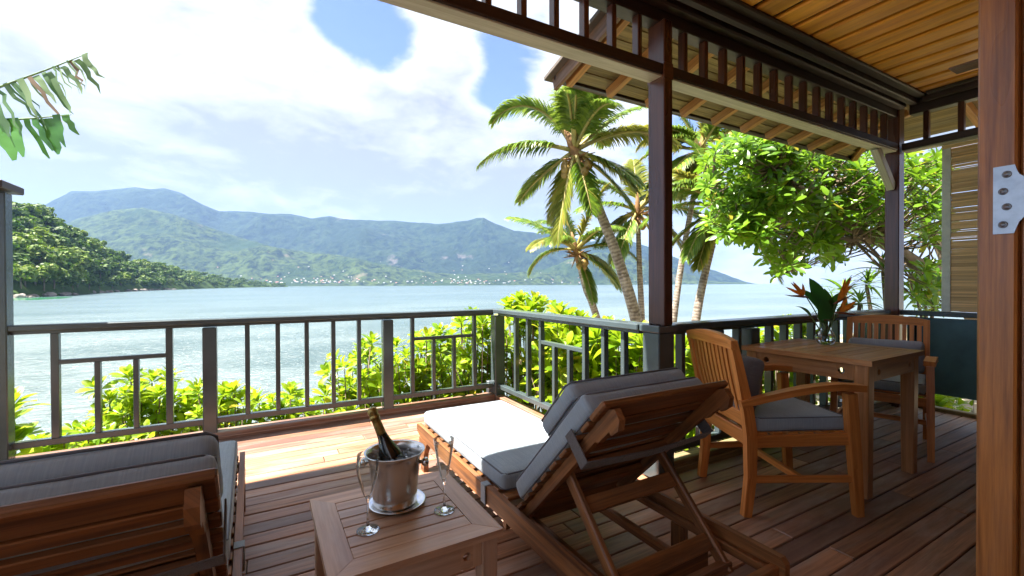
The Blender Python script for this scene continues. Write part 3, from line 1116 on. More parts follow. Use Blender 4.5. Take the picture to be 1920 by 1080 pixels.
# ================================================================== ROOF AND CEILING
rf = thing('veranda_roof', 'timber roof over the terrace with a golden plank ceiling and rafter eaves', 'roof', (1.0, 0, 2.95), 0)
CZ = 2.925 - 2.95
x = -0.9
k = 0
while x < 5.24:
    m1 = MB()
    m1.box((0, 0, 0), (0.172, 5.78, 0.034), None, 0.010)
    o = m1.build('ceiling_plank', M['ceiling'], rf)
    o.location = (x - 1.0, -1.06, CZ + 0.010)
    x += 0.2165
mbx = MB()
mbx.box((1.15, -1.05, 0.05), (6.3, 5.84, 0.02), None, 0.003)
mbx.build('ceiling_backing', M['darkwood'], rf)
# cornice steps along the beam
one('cornice', M['darkwood'], rf, 'box', (0.9, 1.765, CZ - 0.035), (6.8, 0.055, 0.07), None, 0.008)
one('cornice', M['darkwood'], rf, 'box', (0.9, 1.70, CZ - 0.015), (6.8, 0.07, 0.03), None, 0.008)
one('cornice', M['darkwood'], rf, 'box', (4.265, 0.6, CZ - 0.035), (0.055, 2.2, 0.07), None, 0.008)
one('cornice', M['darkwood'], rf, 'box', (4.20, 0.6, CZ - 0.015), (0.07, 2.1, 0.03), None, 0.008)
# weather roof above
mbx = MB()
mbx.box((1.55, -1.1, 0.32), (7.1, 6.76, 0.10), None, 0.01)
mbx.build('roof_deck', M['shingle'], rf)
mbx = MB()
mbx.box((1.3, -1.2, 0.145), (6.5, 6.2, 0.14), None, 0.01)
mbx.build('roof_filler', M['darkwood'], rf)

# eave over the dining corner: rafters, boards, barge board
Zo, Yo = 2.640, 2.68          # underside at the outer edge
Zi, Yi = 2.850, 1.92          # underside at the inner edge
sl = (Zi - Zo) / (Yi - Yo)


def eave_z(y):
    return Zo + (y - Yo) * sl


nb = 7
for k in range(nb):
    y0 = Yi + (Yo - Yi) * k / nb
    y1 = Yi + (Yo - Yi) * (k + 1) / nb
    x1 = 5.50 + (y1 - Yi) * 0.8
    m1 = MB()
    yc = (y0 + y1) / 2
    Mx = Matrix.Rotation(math.atan(sl) + 0.05, 3, 'X')
    m1.box((0, 0, 0), (x1 - 1.90, (y1 - y0) * 1.035, 0.014), Mx, 0.002)
    o = m1.build('soffit_board', M['soffit'], rf)
    o.location = ((x1 + 1.90) / 2 - 1.0, yc, eave_z(yc) + 0.092 - 2.95)
for xr in (1.97, 2.36, 2.78, 3.20, 3.62, 4.05, 4.46, 4.86, 5.24, 5.62):
    m1 = MB()
    m1.bar((0, Yo - 0.02, eave_z(Yo) + 0.052), (0, Yi, eave_z(Yi) + 0.052), 0.050, 0.068, (0, 0, 1), 0.003)
    o = m1.build('rafter', M['rafter'], rf)
    o.location = (xr - 1.0, 0, -2.95)
m1 = MB()
m1.bar((1.895 - 1, Yo + 0.06, eave_z(Yo) + 0.085 - 2.95), (1.895 - 1, Yi, eave_z(Yi) + 0.085 - 2.95), 0.03, 0.17, (0, 0, 1), 0.004)
m1.build('barge_board', M['barge'], rf)
one('eave_batten', M['darkwood'], rf, 'box', ((1.88 + 6.3) / 2 - 1, Yo + 0.025, eave_z(Yo) + 0.095 - 2.95), (4.42, 0.03, 0.045), None, 0.004)
m1 = MB()
m1.bar(((1.86 + 6.3) / 2 - 1, Yo + 0.10, eave_z(Yo + .1) + 0.128 - 2.95), ((1.86 + 6.3) / 2 - 1, Yi, eave_z(Yi) + 0.128 - 2.95), 4.5, 0.03, (0, 0, 1), 0.004)
m1.build('eave_shingles', M['shingle'], rf)
# eave at the right side
for k in range(7):
    xa = 5.43 + k * 0.125
    m1 = MB()
    m1.box((0, 0, 0), (0.145, 3.3 + 0.1 * k, 0.014), Matrix.Rotation(0.27, 3, 'Y'), 0.002)
    o = m1.build('soffit_board', M['soffit'], rf)
    o.location = (xa - 1.0, 0.25 + 0.05 * k, 3.06 - 0.27 * (xa - 5.25) - 2.95)
for yr in (0.40, 0.78, 1.16, 1.54):
    m1 = MB()
    m1.bar((5.36 - 1, yr, 2.97 - 2.95), (6.18 - 1, yr, 2.745 - 2.95), 0.055, 0.082, (0, 0, 1), 0.003)
    m1.build('rafter', M['rafter'], rf)
m1 = MB()
m1.bar((5.34 - 1, 1.93, 2.95 - 2.95), (6.3 - 1, Yo, 2.74 - 2.95), 0.06, 0.10, (0, 0, 1), 0.003)
m1.build('hip_rafter', M['rafter'], rf)
m1 = MB()
m1.bar((5.40 - 1, 0.3, 3.08 - 2.95), (6.25 - 1, 0.3, 2.85 - 2.95), 3.6, 0.03, (0, 0, 1), 0.004)
m1.build('eave_shingles', M['shingle'], rf)

# ================================================================== HOUSE BODY
hs = thing('villa', 'dark interior and walls of the villa the terrace belongs to', 'house', (0, -1.0, 0), 0)
one('wall', M['wall'], hs, 'box', (3.9, 1.27, 1.47), (4.2, 0.12, 2.9), None, 0.005)
one('wall', M['wall'], hs, 'box', (-2.9, -1.9, 1.47), (0.12, 1.9, 2.9), None, 0.005)
one('wall', M['wall'], hs, 'box', (1.4, -2.85, 0.50), (8.5, 0.12, 1.0), None, 0.005)
one('wall', M['wall'], hs, 'box', (1.4, -2.85, 2.32), (8.5, 0.12, 1.2), None, 0.005)
for wx in (-1.45, 1.3, 4.05):
    one('wall', M['wall'], hs, 'box', (wx, -2.85, 1.36), (2.72, 0.115, 0.72), None, 0.005)
one('wall', M['wall'], hs, 'box', (5.6, -0.8, 1.47), (0.12, 4.0, 2.9), None, 0.005)
one('floor_slab', M['wall'], hs, 'box', (1.4, -1.45, -0.03), (8.5, 2.8, 0.04), None, 0.005)
# unseen slab added on the left to shade the deck and left lounger
one('unseen_shade_slab', M['shingle'], hs, 'box', (-3.1, 2.6, 4.95), (2.4, 4.2, 0.14), None, 0.01)
for wx, wy in ((-4.2, 0.6), (-4.2, 4.5), (-2.0, 0.6), (-4.2, 2.6)):  # props added under the unseen shade slab
    one('shade_slab_post', M['darkwood'], hs, 'box', (wx, wy, 1.94), (0.12, 0.12, 5.88), None, 0.01)

# door jamb with hinge, and the folded door leaf
dj = thing('door_frame', 'varnished reddish brown door jamb close up at the right edge of the view', 'door frame', (0, 0, 0), 0)
JX, JY0, JY1 = 1.560, 0.330, 0.398
one('jamb', M['jambwood'], dj, 'box', (JX + 0.06, (JY0 + JY1) / 2, 1.40), (0.12, JY1 - JY0, 2.80), None, 0.005)
one('jamb_stop', M['jambwood'], dj, 'box', (JX + 0.075, JY0 - 0.0105, 1.40), (0.11, 0.019, 2.80), None, 0.004)
m1 = MB()
hz0, hz1 = 1.318, 1.481
ol = [(0.369, hz0), (0.369, hz1), (0.333, hz1), (0.3305, hz1 - 0.012), (0.326, hz1 - 0.024), (0.318, hz1 - 0.032), (0.25, hz1 - 0.034), (0.25, hz0 + 0.036), (0.319, hz0 + 0.036), (0.326, hz0 + 0.026), (0.331, hz0 + 0.010), (0.334, hz0)]
m1.prism(ol[::-1], 'x', JX - 0.004, JX - 0.0005)
plate = m1.build('hinge_plate', M['hingesteel'], dj)
for (yy, zz) in ((0.346, hz1 - 0.021), (0.352, hz1 - 0.061), (0.346, hz1 - 0.099), (0.352, hz0 + 0.022)):
    m2 = MB()
    Mr = Matrix.Rotation(-PI / 2, 3, 'Y')
    m2.lathe([(0.0085, 0), (0.0085, 0.0012), (0.0060, 0.0016), (0.0052, 0.0004), (0, 0.0004)], (JX - 0.004, yy, zz), 20, Mr)
    sc2 = m2.build('screw', M['screwdark'], plate)
dl = thing('folded_door', 'almost black door leaf folded back at the right edge beside the jamb', 'door', (0, 0, 0), 0)
one('door_leaf', M['darkwood'], dl, 'box', (JX + 0.19, 0.268, 1.40), (0.40, 0.05, 2.76), None, 0.005)

# ================================================================== BAMBOO BLIND
bl = thing('bamboo_blind', 'worn bamboo roll blind hanging above the teal panel', 'blind', (5.40, 1.0, 2.43), 0)
rr = random.Random(9)
z = -0.02
while z > -1.485:
    hgt = rr.uniform(0.008, 0.015)
    wz = (z + 1.5) / 1.5
    n_gap = 0.10 < 1 - wz < 0.62
    m1 = MB()
    y0, y1 = -0.62, 0.545
    tilt = rr.uniform(-0.12, 0.12)
    m1.box((0, 0, 0), (0.006, y1 - y0, hgt), Matrix.Rotation(tilt, 3, 'Y'), 0.0015)
    o = m1.build('slat', M['bamboo'], bl)
    o.location = (rr.uniform(-0.002, 0.002), (y0 + y1) / 2 + rr.uniform(-0.004, 0.004), z - hgt / 2)
    o.rotation_euler = (rr.uniform(-0.0012, 0.0012), 0, 0)
    z -= hgt * 0.95 + (rr.uniform(0.001, 0.006) if n_gap and rr.random() < 0.16 else 0.0)
one('edge_tape', M['blindtape'], bl, 'box', (-0.004, 0.573, -0.75), (0.012, 0.06, 1.50), None, 0.002)
for yy in (0.36, -0.3):
    one('cord', M['blindtape'], bl, 'tube', [(-0.012, yy, 0), (-0.012, yy, -0.7), (-0.012, yy, -1.48)], 0.0016, 5)
one('head_rail', M['bamboo'], bl, 'box', (0, -0.01, 0.0), (0.03, 1.23, 0.03), None, 0.004)

# ================================================================== CEILING FAN (mostly behind the jamb)
fan_c = at(1990, 70, 1.75)
fn = thing('ceiling_fan', 'grey blades of a ceiling fan just left of the top of the door jamb', 'fan', fan_c, 0)
m1 = MB()
m1.lathe([(0, -0.06), (0.06, -0.055), (0.085, -0.02), (0.085, 0.03), (0.05, 0.06), (0.014, 0.07), (0.014, 2.905 - fan_c.z), (0, 2.905 - fan_c.z)], seg=28)
m1.build('motor', M['hingesteel'], fn)
d0 = at(1790, 104, 2.02) - fan_c
a0 = math.atan2(d0.y, d0.x)
for k in range(4):
    a = a0 + k * PI / 2
    dv = Vector((math.cos(a), math.sin(a), 0))
    m1 = MB()
    m1.bar(dv * 0.08, dv * d0.length, 0.10, 0.008, (0.0, 0.0, 1), 0.003)
    m1.build('blade', M['barge'], fn)


# ================================================================== LOUNGERS
def make_lounger(label):
    t = thing('sun_lounger', label, 'sun lounger', (1.197, 1.85, 0), 0, 'teak sun loungers')
    wm = M['teak_lounger']
    for s in (-1, 1):
        # long side rail, end rounded down towards the foot
        ol = [(-1.02, 0.205), (-1.02, 0.262), (-1.005, 0.28), (1.00, 0.28), (1.017, 0.272), (1.017, 0.245), (0.985, 0.222), (0.93, 0.208), (0.60, 0.200), (-0.95, 0.200)]
        m1 = MB()
        m1.prism(ol, 'x', s * 0.315 - 0.0125, s * 0.315 + 0.0125)
        o = m1.build('side_rail', wm, t)
        one('guide_rail', wm, t, 'box', (s * 0.289, -0.33, 0.222), (0.022, 1.30, 0.032), None, 0.003)
        # feet
        m1 = MB()
        m1.prism([(0.965, 0.205), (0.965, 0.17), (0.935, 0.115), (0.930, 0.0), (0.872, 0.0), (0.868, 0.12), (0.82, 0.19), (0.80, 0.205)], 'x', s * 0.3125 - 0.016, s * 0.3125 + 0.016)
        m1.build('leg', wm, t)
        one('leg', wm, t, 'box', (s * 0.289, -0.60, 0.104), (0.028, 0.07, 0.205), None, 0.004)
        m2 = MB()
        m2.tube([(s * 0.300, -0.86, 0.075), (s * 0.326, -0.86, 0.075)], 0.075, 24)
        if s < 0:
            pass
        else:
            m2 = None
        one('slide', wm, t, 'box', (s * 0.17, -0.42, 0.150), (0.026, 0.62, 0.04), None, 0.003)
    for yy, zz, w_ in ((0.90, 0.232, 0.03), (-0.22, 0.222, 0.04), (-0.985, 0.222, 0.03), (0.42, 0.225, 0.03)):
        one('crossbar', wm, t, 'box', (0, yy, zz), (0.604, w_, 0.05), None, 0.003)
    one('crossbar', wm, t, 'box', (0, -0.13, 0.145), (0.56, 0.03, 0.06), None, 0.003)
    one('crossbar', wm, t, 'box', (0, -0.73, 0.145), (0.56, 0.03, 0.06), None, 0.003)
    # seat slats between the rails
    sm_ = MB()
    sm_.box((0, 0, 0), (0.598, 0.052, 0.016), None, 0.003)
    me = sm_.mesh('slat', wm)
    y = -0.17
    while y < 0.99:
        link_mesh('slat', me, t, Matrix.Translation((0, y, 0.274)))
        y += 0.0905
    # reclining back
    hy, hz = -0.25, 0.262
    bv = Vector((0, -0.693, 0.721))
    nv = Vector((0, 0.721, 0.693))
    B = Matrix(((1, 0, 0), (0, bv.y, nv.y), (0, bv.z, nv.z)))   # local (x, s, n)
    Bm = Matrix.Translation((0, hy, hz)) @ B.to_4x4()

    def P(x, s_, n_):
        return Bm @ Vector((x, s_, n_))
    for s in (-1, 1):
        ol = [(0.0, -0.058), (0.0, -0.02), (0.78, -0.02), (0.805, -0.035), (0.80, -0.07), (0.77, -0.09), (0.735, -0.085), (0.73, -0.070), (0.66, -0.068), (0.65, -0.058)]
        m1 = MB()
        m1.prism(ol, 'x', s * 0.262 - 0.0125, s * 0.262 + 0.0125)
        o = m1.build('back_rail', wm, t)
        o.matrix_basis = Bm
    for k in range(8):
        link_mesh('slat', me, t, Bm @ Matrix.Translation((0, 0.045 + 0.0885 * k, -0.010)))
    m1 = MB()
    m1.box((0, 0, 0), (0.60, 0.095, 0.022), None, 0.005)
    link_mesh('head_board', m1.mesh('head_board', wm), t, Bm @ Matrix.Translation((0, 0.755, -0.008)))
    for s_ in (0.40, 0.20):
        m1 = MB()
        m1.box((0, 0, 0), (0.50, 0.05, 0.026), None, 0.003)
        link_mesh('back_crossbar', m1.mesh('back_crossbar', wm), t, Bm @ Matrix.Translation((0, s_, -0.036)))
    # prop frame
    a0 = P(0, 0.37, -0.075)
    a1 = Vector((0, -0.865, 0.168))
    for s in (-1, 1):
        one('strut', wm, t, 'bar', (s * 0.232, a0.y + 0.02, a0.z + 0.03), (s * 0.232, a1.y, a1.z), 0.026, 0.045, (0, 0, 1), 0.006)
    for f in (0.20, 0.74):
        p = a0.lerp(a1, f)
        dd = (a1 - a0).normalized()
        m1 = MB()
        m1.bar((-0.219, p.y, p.z), (0.219, p.y, p.z), 0.024, 0.058, -dd, 0.004)
        m1.build('prop_crossbar', wm, t)
    one('prop_foot', wm, t, 'box', (0, -0.85, 0.19), (0.50, 0.035, 0.035), None, 0.004)
    # cushions
    cu = M['cushion']

    def cushion(name, size, Mt, mat=cu, puff=0.012, r=0.024, zpipe=True):
        m1 = MB()
        m1.rbox((0, 0, 0), size, r, puff, 16, None, 0, 0.0045)
        o = m1.build(name, mat, t)
        o.matrix_basis = Mt
        hx, hy_, hz_ = size[0] / 2 - 0.006, size[1] / 2 - 0.006, size[2] / 2 - 0.007
        for sg in (1, -1):
            m2 = MB()
            c = 0.02
            m2.tube([(-hx + c, -hy_, sg * hz_), (hx - c, -hy_, sg * hz_), (hx, -hy_ + c, sg * hz_), (hx, hy_ - c, sg * hz_), (hx - c, hy_, sg * hz_), (-hx + c, hy_, sg * hz_), (-hx, hy_ - c, sg * hz_), (-hx, -hy_ + c, sg * hz_), (-hx + c, -hy_, sg * hz_)], 0.0035, 6, 0, False)
            q = m2.build('piping', M['piping'], o)
        return o
    cushion('seat_cushion', (0.588, 1.125, 0.082), Matrix.Translation((0, 0.418, 0.324)))
    cushion('back_cushion', (0.588, 0.665, 0.082), Bm @ Matrix.Translation((0, 0.392, 0.042)))
    cushion('pillow', (0.585, 0.27, 0.075), Bm @ Matrix.Translation((0, 0.548, 0.121)) @ Matrix.Rotation(0.02, 4, 'X'), cu, 0.008, 0.032)
    # webbing straps
    m1 = MB()
    for (p0, p1) in (((-0.301, -0.02, 0.281), (-0.3325, -0.02, 0.281)), ((-0.3325, -0.02, 0.283), (-0.3325, -0.02, 0.196)), ((-0.3325, -0.02, 0.1965), (-0.295, -0.02, 0.1965))):
        m1.bar(p0, p1, 0.045, 0.005, (0, 1, 0) if False else ((0, 0, 1) if abs(p0[2] - p1[2]) < .01 else (1, 0, 0)), 0.001)
    m1.build('strap', cu, t)
    m1 = MB()
    for (p0, p1) in (((0.301, -0.02, 0.281), (0.3325, -0.02, 0.281)), ((0.3325, -0.02, 0.283), (0.3325, -0.02, 0.196)), ((0.3325, -0.02, 0.1965), (0.295, -0.02, 0.1965))):
        m1.bar(p0, p1, 0.045, 0.005, ((0, 0, 1) if abs(p0[2] - p1[2]) < .01 else (1, 0, 0)), 0.001)
    m1.build('strap', cu, t)
    m1 = MB()
    for s in (-1, 1):
        m1.bar(P(s * 0.306, 0.585, 0.02), P(s * 0.306, 0.585, -0.10), 0.050, 0.004, (1, 0, 0), 0.001)
    pts = [P(-0.306, 0.585, -0.10), P(-0.15, 0.58, -0.106), P(0, 0.575, -0.110), P(0.15, 0.58, -0.106), P(0.306, 0.585, -0.10)]
    for i in range(4):
        m1.bar(pts[i], pts[i + 1], 0.050, 0.004, nv, 0.001)
    m1.build('back_strap', M['webbing'], t)
    return t


L1 = make_lounger('teak sun lounger right of the side table, its foot cushion in bright sunlight')
cm = child_map()
L2 = copy_tree(L1, cm)
L2.location = (-0.409, 1.841, 0)
L2.rotation_euler = (0, 0, math.radians(1.6))
L2['label'] = 'teak sun lounger left of the side table, seen from behind in the shade'


# ================================================================== HOLED BOARD
def holed_board(mb, x0, x1, z0, z1, y0, y1, holes, r):
    """board in the xz plane with real round holes; thickness y0..y1"""
    xs = [x0]
    for hx in holes:
        xs += [hx - r * 1.5, hx + r * 1.5]
    xs.append(x1)
    for i in range(0, len(xs), 2):
        if xs[i + 1] - xs[i] > 1e-4:
            mb.box(((xs[i] + xs[i + 1]) / 2, (y0 + y1) / 2, (z0 + z1) / 2), (xs[i + 1] - xs[i], y1 - y0, z1 - z0), None, 0.0)
    zc = (z0 + z1) / 2
    n = 24
    for hx in holes:
        a = r * 1.5
        hgt = (z1 - z0) / 2
        vs, fs = [], []
        for yy in (y0, y1):
            for k in range(n):
                t = 2 * PI * k / n
                vs.append((hx + r * math.cos(t), yy, zc + r * math.sin(t)))
            for k in range(n):
                t = 2 * PI * k / n
                c, s = math.cos(t), math.sin(t)
                f = min(a / max(1e-6, abs(c)), hgt / max(1e-6, abs(s)))
                vs.append((hx + f * c, yy, zc + f * s))
        for k in range(n):
            k2 = (k + 1) % n
            fs.append([k, n + k, n + k2, k2])
            fs.append([2 * n + k, 2 * n + k2, 3 * n + k2, 3 * n + k])
            fs.append([k, k2, 2 * n + k2, 2 * n + k])
            fs.append([n + k, 3 * n + k, 3 * n + k2, n + k2])
        uvs = [[(vs[i][0], vs[i][2]) for i in f] for f in fs]
        mb.add(vs, fs, uvs)


def rect_table(t, sx, sy, h, frame, top_t, apron_h, leg, nslat, wm, wl, inset, hole_r, hole_off, along='x'):
    for s, nm in ((-1, 0), (1, 0)):
        # end boards with mitred corners
        m1 = MB()
        hx, hy = sx / 2, sy / 2
        m1.prism([(s * hx, -hy), (s * hx, hy), (s * (hx - frame), hy - frame), (s * (hx - frame), -hy + frame)][::s], 'z', h - top_t, h)
        for f in range(len(m1.uv)):
            m1.uv[f] = [(m1.v[i][1], m1.v[i][0] + m1.v[i][2]) for i in m1.f[f]]
        m1.build('frame_board', wl if s < 0 else wl, t)
        m1 = MB()
        m1.prism([(-hx, s * hy), (hx, s * hy), (hx - frame, s * (hy - frame)), (-hx + frame, s * (hy - frame))][::-s], 'z', h - top_t, h - 0.0006)
        m1.build('frame_board', wm, t)
    iw = sy - 2 * frame
    pw = iw / nslat
    sb = MB()
    sb.box((0, 0, 0), (sx - 2 * frame - 0.001, pw - 0.004, top_t * 0.8), None, 0.002)
    me = sb.mesh('slat', wm)
    for k in range(nslat):
        link_mesh('slat', me, t, Matrix.Translation((0, -iw / 2 + pw * (k + 0.5), h - top_t * 0.4 - 0.001)))
    one('slat_support', M['darkwood'], t, 'box', (0, 0, h - top_t - 0.006), (sx - 2 * frame + 0.03, 0.08, 0.012), None, 0.002)
    z1 = h - top_t - 0.0005
    z0 = z1 - apron_h
    for s in (-1, 1):
        m1 = MB()
        holed_board(m1, -sx / 2 + inset + leg, sx / 2 - inset - leg, z0, z1, s * (sy / 2 - inset - 0.012) - 0.010, s * (sy / 2 - inset - 0.012) + 0.010, [-(sx / 2 - hole_off), sx / 2 - hole_off], hole_r)
        m1.build('apron', wm, t)
        m1 = MB()
        holed_board(m1, -sy / 2 + inset + leg, sy / 2 - inset - leg, z0, z1, -0.010, 0.010, [-(sy / 2 - hole_off), sy / 2 - hole_off], hole_r)
        o = m1.build('apron', wm, t)
        o.rotation_euler = (0, 0, PI / 2)
        o.location = (s * (sx / 2 - inset - 0.012), 0, 0)
        for q in (-1, 1):
            m1 = MB()
            m1.box((0, 0, 0), (leg, leg, z1), None, 0.004, 0, lambda p: (p[0] * (0.86 + 0.14 * (p[2] / z1 + 0.5)), p[1] * (0.86 + 0.14 * (p[2] / z1 + 0.5)), p[2]))
            o = m1.build('leg', wm, t)
            o.location = (s * (sx / 2 - inset - leg / 2), q * (sy / 2 - inset - leg / 2), z1 / 2)


# ================================================================== SIDE TABLE AND WHAT STANDS ON IT
TH = 0.45
st = thing('side_table', 'low square teak side table between the two loungers, carrying the ice bucket', 'side table', (0.379, 1.440, 0), math.radians(0.5))
rect_table(st, 0.50, 0.50, TH, 0.072, 0.022, 0.075, 0.055, 6, M['teak_grey'], M['teak_grey'], 0.012, 0.013, 0.115)

bx, by = 0.386, 1.505
pl_ = thing('plate', 'round polished metal plate under the ice bucket', 'plate', (bx, by, TH + 0.0005), 0)
m1 = MB()
m1.lathe([(0.0, 0.0), (0.060, 0.0), (0.066, 0.002), (0.090, 0.010), (0.0955, 0.0125), (0.095, 0.0145), (0.088, 0.0125), (0.064, 0.0055), (0.0, 0.0050)], seg=56)
m1.build('plate_dish', M['plate'], pl_)
bk = thing('ice_bucket', 'steel champagne bucket with knob handles on the side table', 'ice bucket', (bx - 0.006, by + 0.004, TH + 0.0065), 0)
bk.scale = (1, 1, 0.92)
m1 = MB()
m1.lathe([(0.0, 0.0), (0.066, 0.0), (0.0715, 0.004), (0.0725, 0.010), (0.076, 0.06), (0.084, 0.145), (0.087, 0.168), (0.0935, 0.184), (0.1005, 0.192), (0.1015, 0.1945), (0.0995, 0.196), (0.092, 0.190),
          (0.0845, 0.170), (0.081, 0.140), (0.073, 0.05), (0.069, 0.012), (0.0, 0.010)], seg=72)
m1.build('bucket_body', M['steel'], bk)
for s in (-1, 1):
    aa = math.radians(-29 if s > 0 else 151)
    cxy = Vector((math.cos(aa), math.sin(aa), 0))
    m1 = MB()
    Mr = cxy.to_track_quat('Z', 'Y').to_matrix()
    m1.lathe([(0.0, 0.0), (0.007, 0.0), (0.007, 0.008), (0.012, 0.011), (0.0165, 0.018), (0.016, 0.026), (0.010, 0.031), (0.0, 0.032)], cxy * 0.084 + Vector((0, 0, 0.150)), 24, Mr)
    m1.build('knob', M['steel'], bk)
ic = MB()
rr = random.Random(21)
for k in range(26):
    a, r = rr.uniform(0, 2 * PI), 0.066 * math.sqrt(rr.random())
    ic.box((r * math.cos(a), r * math.sin(a), rr.uniform(0.135, 0.168)), (0.026, 0.024, 0.022), Matrix.Rotation(rr.uniform(0, 3), 3, 'Z') @ Matrix.Rotation(rr.uniform(0, 1.2), 3, 'X'), 0.004)
io = ic.build('ice_cubes', M['ice'], None, (bx - 0.006, by + 0.004, TH - 0.004))
tag(io, 'clear ice cubes heaped in the steel champagne bucket', 'ice', None, 'stuff')
# bottle leaning in the bucket
base = Vector((bx, by, TH)) + CR * 0.030 + Vector((0, 0, 0.036))
tipdir = (-CR * 0.40 + Vector((0.06, 0.10, 0)) * 0.5 + Vector((0, 0, 1)) * 0.93).normalized()
bo = thing('champagne_bottle', 'dark champagne bottle leaning in the steel ice bucket', 'bottle', base, 0)
q = tipdir.to_track_quat('Z', 'Y')
bo.rotation_euler = q.to_euler()
m1 = MB()
m1.lathe([(0, 0), (0.036, 0.0), (0.0405, 0.006), (0.0415, 0.02), (0.0415, 0.115), (0.039, 0.135), (0.032, 0.160), (0.0235, 0.185), (0.0180, 0.206), (0.0155, 0.225), (0.0148, 0.24)], seg=40)
m1.build('bottle_body', M['bottleglass'], bo)
m1 = MB()
m1.lathe([(0.0168, 0.213), (0.0158, 0.226), (0.0150, 0.262), (0.0146, 0.272), (0.0172, 0.275), (0.0178, 0.283), (0.0150, 0.286), (0.0162, 0.290), (0.0175, 0.300), (0.0160, 0.310), (0.0100, 0.315), (0, 0.316)], seg=32)
m1.build('foil_wrap', M['foil'], bo)


def flute(label, x, y, prof):
    g = thing('champagne_flute', label, 'glass', (x, y, TH + 0.0008), 0, 'champagne flutes on the side table')
    m1 = MB()
    base = [(0, 0), (0.0330, 0.0), (0.0338, 0.0010), (0.0325, 0.0018), (0.018, 0.0034), (0.0075, 0.0080), (0.0040, 0.016), (0.0030, 0.045), (0.0032, 0.082), (0.0050, 0.092)]
    inner = [(max(0.0, r - 0.0011), z + (0.003 if i == 0 else 0)) for i, (r, z) in enumerate(prof)][::-1]
    m1.lathe(base + [prof[0], (prof[0][0] * 0.6, prof[0][1] + 0.004), (0, prof[0][1] + 0.005)], seg=48)
    m1.build('foot_and_stem', M['clear'], g)
    m1 = MB()
    m1.lathe([(prof[0][0] + 0.0004, prof[0][1] + 0.0006)] + prof[1:] + [(prof[-1][0] - 0.0006, prof[-1][1] + 0.0006)] + inner[:-1], seg=56)
    m1.f = [f for f in m1.f if len(f) == 4]
    m1.uv, m1.sm, m1.mi = m1.uv[:len(m1.f)], m1.sm[:len(m1.f)], m1.mi[:len(m1.f)]
    m1.build('bowl', M['glass'], g)
    return g


flute('tall clear tulip shaped flute at the front left corner of the side table', 0.266, 1.387,
      [(0.0080, 0.100), (0.0135, 0.112), (0.0205, 0.132), (0.0280, 0.158), (0.0325, 0.182), (0.0335, 0.200), (0.0322, 0.218), (0.0300, 0.234)])
flute('clear cone shaped flute on the right of the side table, before the lounger rail', 0.511, 1.384,
      [(0.0075, 0.100), (0.0120, 0.114), (0.0180, 0.138), (0.0235, 0.164), (0.0280, 0.190), (0.0315, 0.214), (0.0345, 0.238)])

# ================================================================== DINING TABLE
dt = thing('dining_table', 'square teak dining table with a slatted top and round holes in its apron', 'table', (3.232, 1.512, 0), math.radians(1.5))
rect_table(dt, 0.75, 0.74, 0.775, 0.085, 0.030, 0.095, 0.072, 8, M['teak_table'], M['teak_table'], 0.022, 0.018, 0.155)


